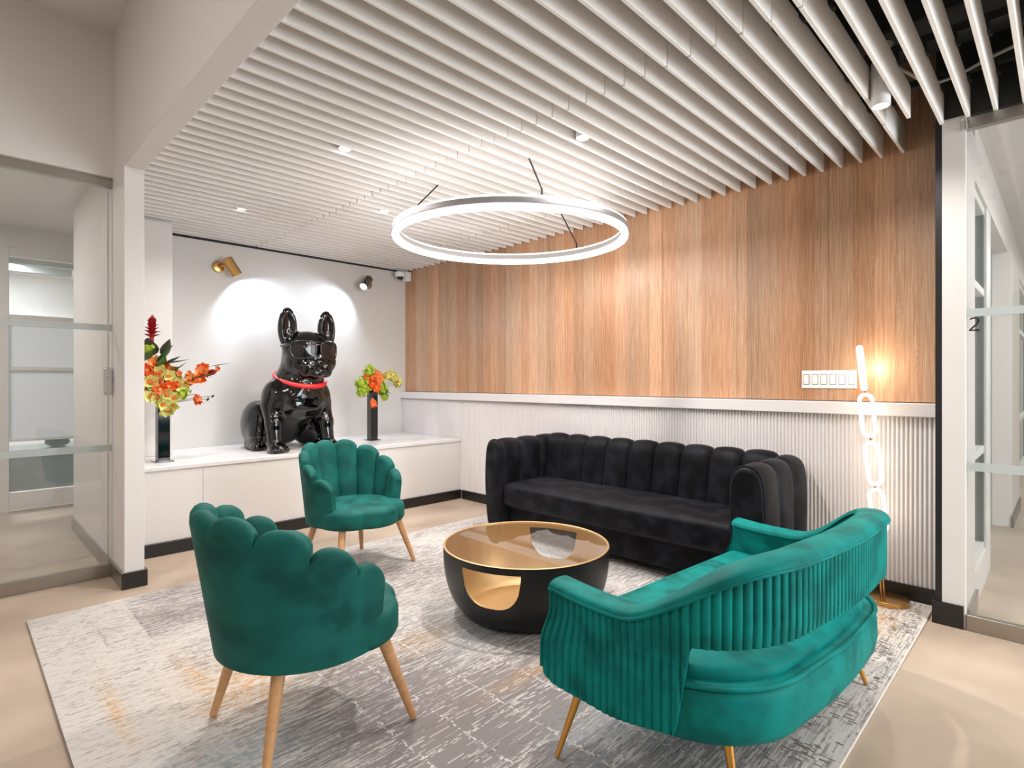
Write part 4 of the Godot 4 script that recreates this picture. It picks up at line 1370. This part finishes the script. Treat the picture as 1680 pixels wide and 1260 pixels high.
# ---------------------------------------------------------------- seats
func armchairs() -> void:
	var t := thing("scallop_armchair", "dark green velvet scallop-back armchair seen from behind, next to the coffee table", "armchair", Vector3(1.015, 0.012, -2.155), PI / 2, "scallop armchairs")
	var tops := [0.885, 0.88, 0.835, 0.755, 0.665]
	var y0 := 0.335
	var pos := func(phi: float, y: float, n: float) -> Vector3:
		var f := (y - y0) / 0.52
		var back := maxf(cos(phi), 0.0)
		var rx := 0.332 + 0.05 * f - n
		var rz := 0.322 + (0.045 + 0.04 * back) * f - n
		return Vector3(sin(phi) * rx, y, -cos(phi) * rz - 0.02)
	for i in range(-4, 5):
		var T: float = tops[absi(i)]
		var ph := i * deg_to_rad(27.0)
		var half := deg_to_rad(13.5)
		var lean := signf(i) * 0.022 * absi(i) / 4.0
		var b := B.new()
		var nv := 24
		var prof := func(s: float, k: int) -> Vector3:
			var q := sqrt(maxf(0.0, 1.0 - s * s * 0.93))
			var H: float = T - 0.062 * (1.0 - q) - lean * s
			var th := 0.042 + 0.034 * q
			var r := th * 0.5
			var y := 0.0
			var n := 0.0
			if k <= 9:
				y = lerpf(y0, H - r, k / 9.0)
			elif k <= 16:
				var a := PI * (k - 9) / 7.0
				y = H - r + sin(a) * r
				n = r - cos(a) * r
			else:
				var f := (k - 16) / 8.0
				y = lerpf(H - r, 0.40, f)
				n = th + 0.02 * f
			return pos.call(ph + s * half, y, n)
		b.grid(12, nv, func(a, c): return prof.call(a * 2.0 - 1.0, int(round(c * nv))))
		for e in [-1.0, 1.0]:
			if true:
				b.grid(1, 12, func(a, c):
					var k := int(round(c * 12))
					return prof.call(e, k) if a < 0.5 else prof.call(e, nv - k))
		part(t, "back_petal", b.done(), M.velvet_green)
	# seat with three front scallops
	var rad := func(th: float) -> float:
		var a := absf(rad_to_deg(th))
		if a <= 78.0:
			var c := roundf(rad_to_deg(th) / 52.0) * 52.0
			var q: float = (rad_to_deg(th) - c) / 26.0
			return 0.318 + 0.035 * sqrt(maxf(0.0, 1.0 - q * q)) * 0.9 + 0.012 * (1.0 - a / 78.0)
		return lerpf(0.318, 0.30, clampf((a - 78.0) / 30.0, 0, 1))
	var lay := [[0.0, 0.470], [0.35, 0.469], [0.65, 0.466], [0.85, 0.460], [0.94, 0.452], [0.985, 0.438], [1.0, 0.42], [1.0, 0.38], [1.0, 0.35], [0.97, 0.332], [0.9, 0.328], [0.0, 0.328]]
	var sb := B.new().grid(96, lay.size() - 1, func(a, c):
		var th: float = (a - 0.5) * TAU
		var q: Array = lay[int(round(c * (lay.size() - 1)))]
		var r: float = rad.call(th) * q[0]
		return Vector3(sin(th) * r, q[1], cos(th) * r), true)
	part(t, "seat", sb.done(), M.velvet_green)
	for q in [[Vector3(0.235, 0.335, 0.185), Vector3(0.32, 0.006, 0.2775)], [Vector3(-0.235, 0.335, 0.185), Vector3(-0.32, 0.006, 0.2775)], [Vector3(0.19, 0.335, -0.20), Vector3(0.26, 0.006, -0.2775)], [Vector3(-0.19, 0.335, -0.20), Vector3(-0.26, 0.006, -0.2775)]]:
		part(t, "leg", B.new().tube([q[0], q[0].lerp(q[1], 0.5), q[1]], [0.025, 0.020, 0.014], 14).done(), M.leg_wood)
	var c := t.duplicate()
	c.name = numbered("scallop_armchair")
	add_child(c)
	c.position = Vector3(2.082, 0.012, -3.687)
	c.rotation.y = deg_to_rad(6.2)
	c.set_meta("label", "dark green velvet scallop-back armchair facing out in front of the dog statue")

func smooth_loop(p: Array, per: int) -> Array:
	var o := []
	var n := p.size()
	for i in n:
		for k in per:
			o.append(p[i].cubic_interpolate(p[(i + 1) % n], p[(i - 1 + n) % n], p[(i + 2) % n], float(k) / per))
	return o

# one stuffed channel: closed profile pushed along an axis, swelling between its two seams
func channel(prof: Array, w0: float, w1: float, puff: float, place: Callable) -> B:
	var n := prof.size()
	var nor := []
	for i in n:
		var d: Vector2 = prof[(i + 1) % n] - prof[(i - 1 + n) % n]
		nor.append(Vector2(d.y, -d.x).normalized())
	return B.new().grid(10, n, func(a, c):
		var k := int(round(c * n)) % n
		var s: float = a * 2.0 - 1.0
		var q: Vector2 = prof[k] + nor[k] * puff * 1.3 * (pow(maxf(0.0, 1.0 - s * s), 0.42) - 0.75)
		return place.call(lerpf(w0, w1, a), q), false, true)

func black_sofa() -> void:
	var t := thing("channel_sofa", "long black velvet sofa with channel-stuffed back against the wainscot", "sofa", Vector3(3.70, 0.012, -2.43), -PI / 2)
	var hw := 1.19
	# profiles run clockwise seen from the front
	var arm := [Vector2(0.07, 0.09), Vector2(0.09, 0.30), Vector2(0.095, 0.62), Vector2(0.085, 0.76), Vector2(0.04, 0.825), Vector2(-0.03, 0.828), Vector2(-0.085, 0.775), Vector2(-0.105, 0.62), Vector2(-0.105, 0.40), Vector2(-0.085, 0.18), Vector2(-0.065, 0.09), Vector2(0.0, 0.085)]
	var arm_s := smooth_loop(arm, 3)
	for sx in [-1.0, 1.0]:
		for k in 3:
			var z0 := -0.40 + k * 0.256
			var b := channel(arm_s, z0, z0 + 0.256, 0.022, func(w, q): return Vector3(sx * (hw - 0.105) - sx * q.x, q.y, w))
			part(t, "arm_channel", b.done(), M.velvet_black)
		var fp := B.new()
		fp.grid(4, arm_s.size(), func(a, c):
			var q: Vector2 = arm_s[int(round(c * arm_s.size())) % arm_s.size()]
			var ctr := Vector2(0, 0.45)
			var e := ctr.lerp(q, [1.0, 0.98, 0.9, 0.0, 0.0][int(round(a * 4))])
			return Vector3(sx * (hw - 0.105) - sx * e.x, e.y, [0.366, 0.392, 0.400, 0.403, 0.403][int(round(a * 4))]), false, true)
		part(t, "arm_front", fp.done(), M.velvet_black)
		var pp := []
		for q in arm_s:
			pp.append(Vector3(sx * (hw - 0.105) - sx * q.x, q.y, 0.380))
		part(t, "piping", B.new().tube(pp, 0.006, 8, true).done(), M.velvet_black)
	var bp := [Vector2(-0.37, 0.09), Vector2(-0.385, 0.40), Vector2(-0.39, 0.70), Vector2(-0.37, 0.81), Vector2(-0.31, 0.852), Vector2(-0.24, 0.835), Vector2(-0.20, 0.76), Vector2(-0.175, 0.60), Vector2(-0.15, 0.44), Vector2(-0.16, 0.30), Vector2(-0.20, 0.12), Vector2(-0.28, 0.09)]
	bp.reverse()
	var bp_s := smooth_loop(bp, 3)
	var nb := 9
	var x0 := -hw + 0.16
	var st := 2.0 * -x0 / nb
	for k in nb:
		var b := channel(bp_s, x0 + k * st, x0 + (k + 1) * st, 0.026, func(w, q): return Vector3(w, q.y, q.x))
		part(t, "back_channel", b.done(), M.velvet_black)
	part(t, "seat", B.new().rbox(Vector3(0, 0.365, 0.085), Vector3(2.02, 0.20, 0.575), 0.045, 4, 6, Vector3(0, 0.02, 0.012)).done(), M.velvet_black)
	part(t, "plinth", B.new().box(Vector3(0, 0.17, -0.02), Vector3(2.0, 0.20, 0.62), 0.01).done(), M.velvet_black)
	for x in [-0.95, 0.95]:
		for z in [-0.28, 0.24]:
			part(t, "foot", B.new().lathe([Vector2(0.03, 0.0), Vector2(0.035, 0.01), Vector2(0.035, 0.09)], 16, Vector3(x, 0, z)).done(), M.black_satin)

func coffee_table() -> void:
	var t := thing("bowl_table", "round black bowl coffee table with gold inside and cut-out side windows", "coffee table", Vector3(2.39, 0.012, -2.26))
	var H := 0.39
	var R := 0.485
	var rad := func(y: float) -> float:
		return 0.30 + (R - 0.30) * pow(1.0 - pow(1.0 - clampf(y / H, 0, 1), 2.4), 1.0 / 2.0)
	var hw := deg_to_rad(20.5)
	var a0 := atan2(0.339, -0.94)
	var yt := H - 0.035
	# lower edge of a window at offset w (-1..1)
	var low := func(w: float) -> float: return lerpf(yt - 0.02, 0.165, pow(maxf(0.0, 1.0 - pow(absf(w), 3.2)), 0.5))
	var outer := B.new()
	var inner := B.new()
	var edge := B.new()
	var P := func(an: float, y: float, off: float) -> Vector3:
		var r: float = rad.call(y) - off
		return Vector3(cos(an) * r, y, sin(an) * r)
	var spans := []   # [from, to, window centre or null, columns]
	spans.append([a0 - hw, a0 + hw, a0, 28])
	spans.append([a0 + hw, a0 + PI - hw, null, 60])
	spans.append([a0 + PI - hw, a0 + PI + hw, a0 + PI, 28])
	spans.append([a0 + PI + hw, a0 + TAU - hw, null, 60])
	for s in spans:
		for side in 2:
			var off := 0.0 if side == 0 else 0.014
			var tgt: B = outer if side == 0 else inner
			var yb := 0.0 if side == 0 else 0.014
			if s[2] == null:
				tgt.grid(s[3], 20, func(a, c): return P.call(lerpf(s[0], s[1], a), yb + (H - yb) * pow(c, 1.7), off))
			else:
				tgt.grid(s[3], 12, func(a, c):
					var an: float = lerpf(s[0], s[1], a)
					return P.call(an, yb + (low.call((an - s[2]) / hw) - yb) * pow(c, 1.7), off))
				tgt.grid(s[3], 2, func(a, c): return P.call(lerpf(s[0], s[1], a), lerpf(yt, H, c), off))
		if s[2] != null:
			edge.grid(s[3], 1, func(a, c):
				var an: float = lerpf(s[0], s[1], a)
				return P.call(an, low.call((an - s[2]) / hw), 0.014 * c))
			edge.grid(s[3], 1, func(a, c): return P.call(lerpf(s[0], s[1], a), yt, 0.014 * c))
			for e in [s[0], s[1]]:
				edge.grid(4, 1, func(a, c): return P.call(e, lerpf(yt - 0.02, yt, a), 0.014 * c))
	outer.lathe([Vector2(0, 0.0), Vector2(0.30, 0.0)], 96)
	inner.lathe([Vector2(0, 0.0142), Vector2(rad.call(0.014) - 0.0135, 0.0142)], 96)
	part(t, "outer_shell", outer.done(), M.black_satin)
	part(t, "inner_shell", inner.done(), M.gold_inside, Transform3D.IDENTITY, "gold metal lining of the bowl")
	part(t, "window_edge", edge.done(), M.gold_inside)
	part(t, "rim", B.new().lathe([Vector2(R - 0.014, H - 0.004), Vector2(R - 0.012, H + 0.003), Vector2(R - 0.002, H + 0.003), Vector2(R, H - 0.002)], 96).done(), M.gold_inside)
	part(t, "glass_top", B.new().lathe([Vector2(0, H - 0.004), Vector2(R - 0.016, H - 0.004)], 96).done(), M.glass_top)

func teal_sofa() -> void:
	var t := thing("pleated_loveseat", "teal velvet loveseat with pleated curved back and gold legs", "loveseat", Vector3(2.285, 0.012, -0.93), deg_to_rad(-4.0))
	# plan of the wrap, left arm front -> back -> right arm front
	var plan := []
	for k in 13:
		plan.append(Vector2(-0.715, lerpf(-0.385, 0.0, k / 12.0)))
	for k in range(1, 25):
		var a := PI - PI / 2 * k / 24.0
		plan.append(Vector2(-0.335 + cos(a) * 0.38, sin(a) * 0.37))
	for k in range(1, 9):
		plan.append(Vector2(lerpf(-0.335, 0.0, k / 8.0), 0.37 + 0.018 * sin(PI / 2 * k / 8.0)))
	for k in range(plan.size() - 2, -1, -1):
		plan.append(Vector2(-plan[k].x, plan[k].y))
	var ln := [0.0]
	for i in range(1, plan.size()):
		ln.append(ln[-1] + plan[i].distance_to(plan[i - 1]))
	var total: float = ln[-1]
	var at := func(s: float) -> Array:
		s = clampf(s, 0.0, total)
		var i: int = mini(ln.bsearch(s), plan.size() - 1)
		i = maxi(i, 1)
		var f: float = (s - ln[i - 1]) / maxf(ln[i] - ln[i - 1], 1e-6)
		var p: Vector2 = plan[i - 1].lerp(plan[i], f)
		var d0: Vector2 = (plan[i] - plan[maxi(i - 2, 0)]).normalized()
		var d1: Vector2 = (plan[mini(i + 1, plan.size() - 1)] - plan[i - 1]).normalized()
		var d := d0.lerp(d1, f).normalized()
		return [p, Vector2(-d.y, d.x)]
	var top := func(s: float) -> float:
		var z: float = at.call(s)[0].y
		var q := clampf((z + 0.40) / 0.78, 0, 1)
		return 0.57 - 0.012 * sin(PI * clampf(q / 0.6, 0, 1)) + 0.205 * smoothstep(0.42, 1.0, q)
	var low := func(s: float) -> float:
		var e := minf(s, total - s)
		return 0.208 + 0.045 * (1.0 - sqrt(1.0 - pow(1.0 - clampf(e / 0.07, 0, 1), 2))) + 0.036 * smoothstep(0.25, 0.5, e) + 0.285 * smoothstep(0.50, 0.555, e) + 0.025 * smoothstep(0.555, 1.0, e)
	var side := func(s: float, y: float, off: float) -> Vector3:
		var q: Array = at.call(s)
		var e := minf(s, total - s)
		var w := clampf(1.0 - e / 0.22, 0.0, 1.0)
		var fwd := -0.055 * smoothstep(0.52, 0.34, y) * w
		var flare := 0.02 * smoothstep(0.30, 0.62, y) + 0.012 * smoothstep(0.5, 0.3, y)
		var p: Vector2 = q[0] + q[1] * (off + flare)
		return Vector3(p.x, y, p.y + fwd)
	var pleats := 90
	var pitch := total / pleats
	var b := B.new()
	b.grid(pleats * 8, 10, func(a, c):
		var s: float = a * total
		var ph := absf(sin(PI * s / pitch))
		var y: float = lerpf(low.call(s), top.call(s), c)
		return side.call(s, y, 0.013 * pow(ph, 0.32) - 0.009))
	part(t, "pleated_outside", b.done(), M.velvet_teal, Transform3D.IDENTITY, "teal velvet gathered in narrow upright pleats")
	var TH := 0.095
	b = B.new()
	b.grid(120, 8, func(a, c):
		var s: float = a * total
		return side.call(s, lerpf(low.call(s), top.call(s), c), -TH + 0.02 * (1 - c)))
	b.grid(240, 3, func(a, c):
		var s: float = a * total
		var y: float = low.call(s)
		return side.call(s, y - 0.008 * sin(PI * c), lerpf(-TH, 0.0, c)))
	for e in [0.0, total]:
		b.grid(8, 4, func(a, c):
			var y: float = lerpf(low.call(e), top.call(e), a)
			var p: Vector3 = side.call(e, y, lerpf(-TH, 0.0, c))
			return p + Vector3(0, 0, -0.014 * sin(PI * c)))
	part(t, "inside_lining", b.done(), M.velvet_teal)
	# padded top roll
	b = B.new()
	b.grid(160, 10, func(a, c):
		var s: float = a * total
		var an: float = PI * c
		var q: Vector3 = side.call(s, top.call(s), 0.012 - (TH + 0.022) * (0.5 - 0.5 * cos(an)))
		return q + Vector3(0, 0.030 * pow(sin(an), 0.7), 0))
	for e in [0.0, total]:
		b.grid(1, 10, func(a, c):
			var an: float = PI * c
			var q: Vector3 = side.call(e, top.call(e), 0.012 - (TH + 0.022) * (0.5 - 0.5 * cos(an)))
			return q + Vector3(0, 0.030 * pow(sin(an), 0.7) * a, -0.003 * a))
	part(t, "top_roll", b.done(), M.velvet_teal)
	var pp := []
	for k in 141:
		var s := total * k / 140.0
		pp.append(side.call(s, top.call(s) - 0.002, 0.010))
	for k in 15:
		var y: float = lerpf(top.call(0.0) - 0.02, low.call(0.0), k / 14.0)
		pp.append(side.call(total, y, 0.001) + Vector3(0, 0, -0.002))
		pp.insert(0, side.call(0.0, y, 0.001) + Vector3(0, 0, -0.002))
	pp.reverse()
	part(t, "piping", B.new().tube(pp, 0.0065, 8).done(), M.velvet_teal)
	# seat base: closed plan, inset from the wrap
	var ring := []
	for k in 97:
		var s := total * k / 96.0
		var q: Array = at.call(s)
		ring.append(q[0] - q[1] * 0.012)
	var nf := 12
	for k in range(1, nf):
		ring.append(ring[96].lerp(ring[0], k / float(nf)))
	var nr := ring.size()
	var inset := func(k: int, d: float) -> Vector2:
		var p: Vector2 = ring[k % nr]
		var q: Vector2 = ring[(k + 1) % nr] - ring[(k - 1 + nr) % nr]
		return p + Vector2(q.y, -q.x).normalized() * d
	var layers := [[0.206, 0.30], [0.208, 0.05], [0.216, 0.02], [0.24, 0.005], [0.29, -0.004], [0.355, -0.002], [0.392, 0.008], [0.40, 0.05]]
	b = B.new()
	b.grid(nr, layers.size() - 1, func(a, c):
		var L: Array = layers[int(round(c * (layers.size() - 1)))]
		var p: Vector2 = inset.call(int(round(a * nr)), L[1])
		return Vector3(p.x, L[0], p.y), true)
	part(t, "seat_base", b.done(), M.velvet_teal)
	pp = []
	for k in nr:
		var p: Vector2 = inset.call(k, 0.004)
		pp.append(Vector3(p.x, 0.396, p.y))
	part(t, "base_piping", B.new().tube(pp, 0.0075, 8, true).done(), M.velvet_teal)
	var cl := [[0.385, 0.055], [0.405, 0.048], [0.425, 0.055], [0.437, 0.075], [0.442, 0.12], [0.448, 0.25], [0.45, 0.36]]
	b = B.new()
	b.grid(nr, cl.size() - 1, func(a, c):
		var k := int(round(a * nr))
		var L: Array = cl[int(round(c * (cl.size() - 1)))]
		var p: Vector2 = inset.call(k, 0.0)
		var f: float = (L[1] - 0.0)
		p = Vector2(p.x * (1.0 - f / 0.72), (p.y + 0.0) * (1.0 - f / 0.40 * (1.0 if p.y > -0.3 else 0.12)))
		return Vector3(p.x, L[0], p.y), true)
	b.flat_poly([Vector3(-0.45, 0.449, -0.36), Vector3(0.45, 0.449, -0.36), Vector3(0.45, 0.449, 0.10), Vector3(-0.45, 0.449, 0.10)], Vector3.UP)
	part(t, "seat_cushion", b.done(), M.velvet_teal)
	for q in [[Vector3(-0.675, 0.225, -0.285), Vector3(-0.79, 0.004, -0.30)], [Vector3(0.675, 0.225, -0.285), Vector3(0.79, 0.004, -0.30)], [Vector3(-0.53, 0.22, 0.20), Vector3(-0.585, 0.004, 0.265)], [Vector3(0.53, 0.22, 0.20), Vector3(0.575, 0.004, 0.265)]]:
		part(t, "leg", B.new().tube([q[0], q[1]], [0.017, 0.0085], 14).done(), M.gold_leg)
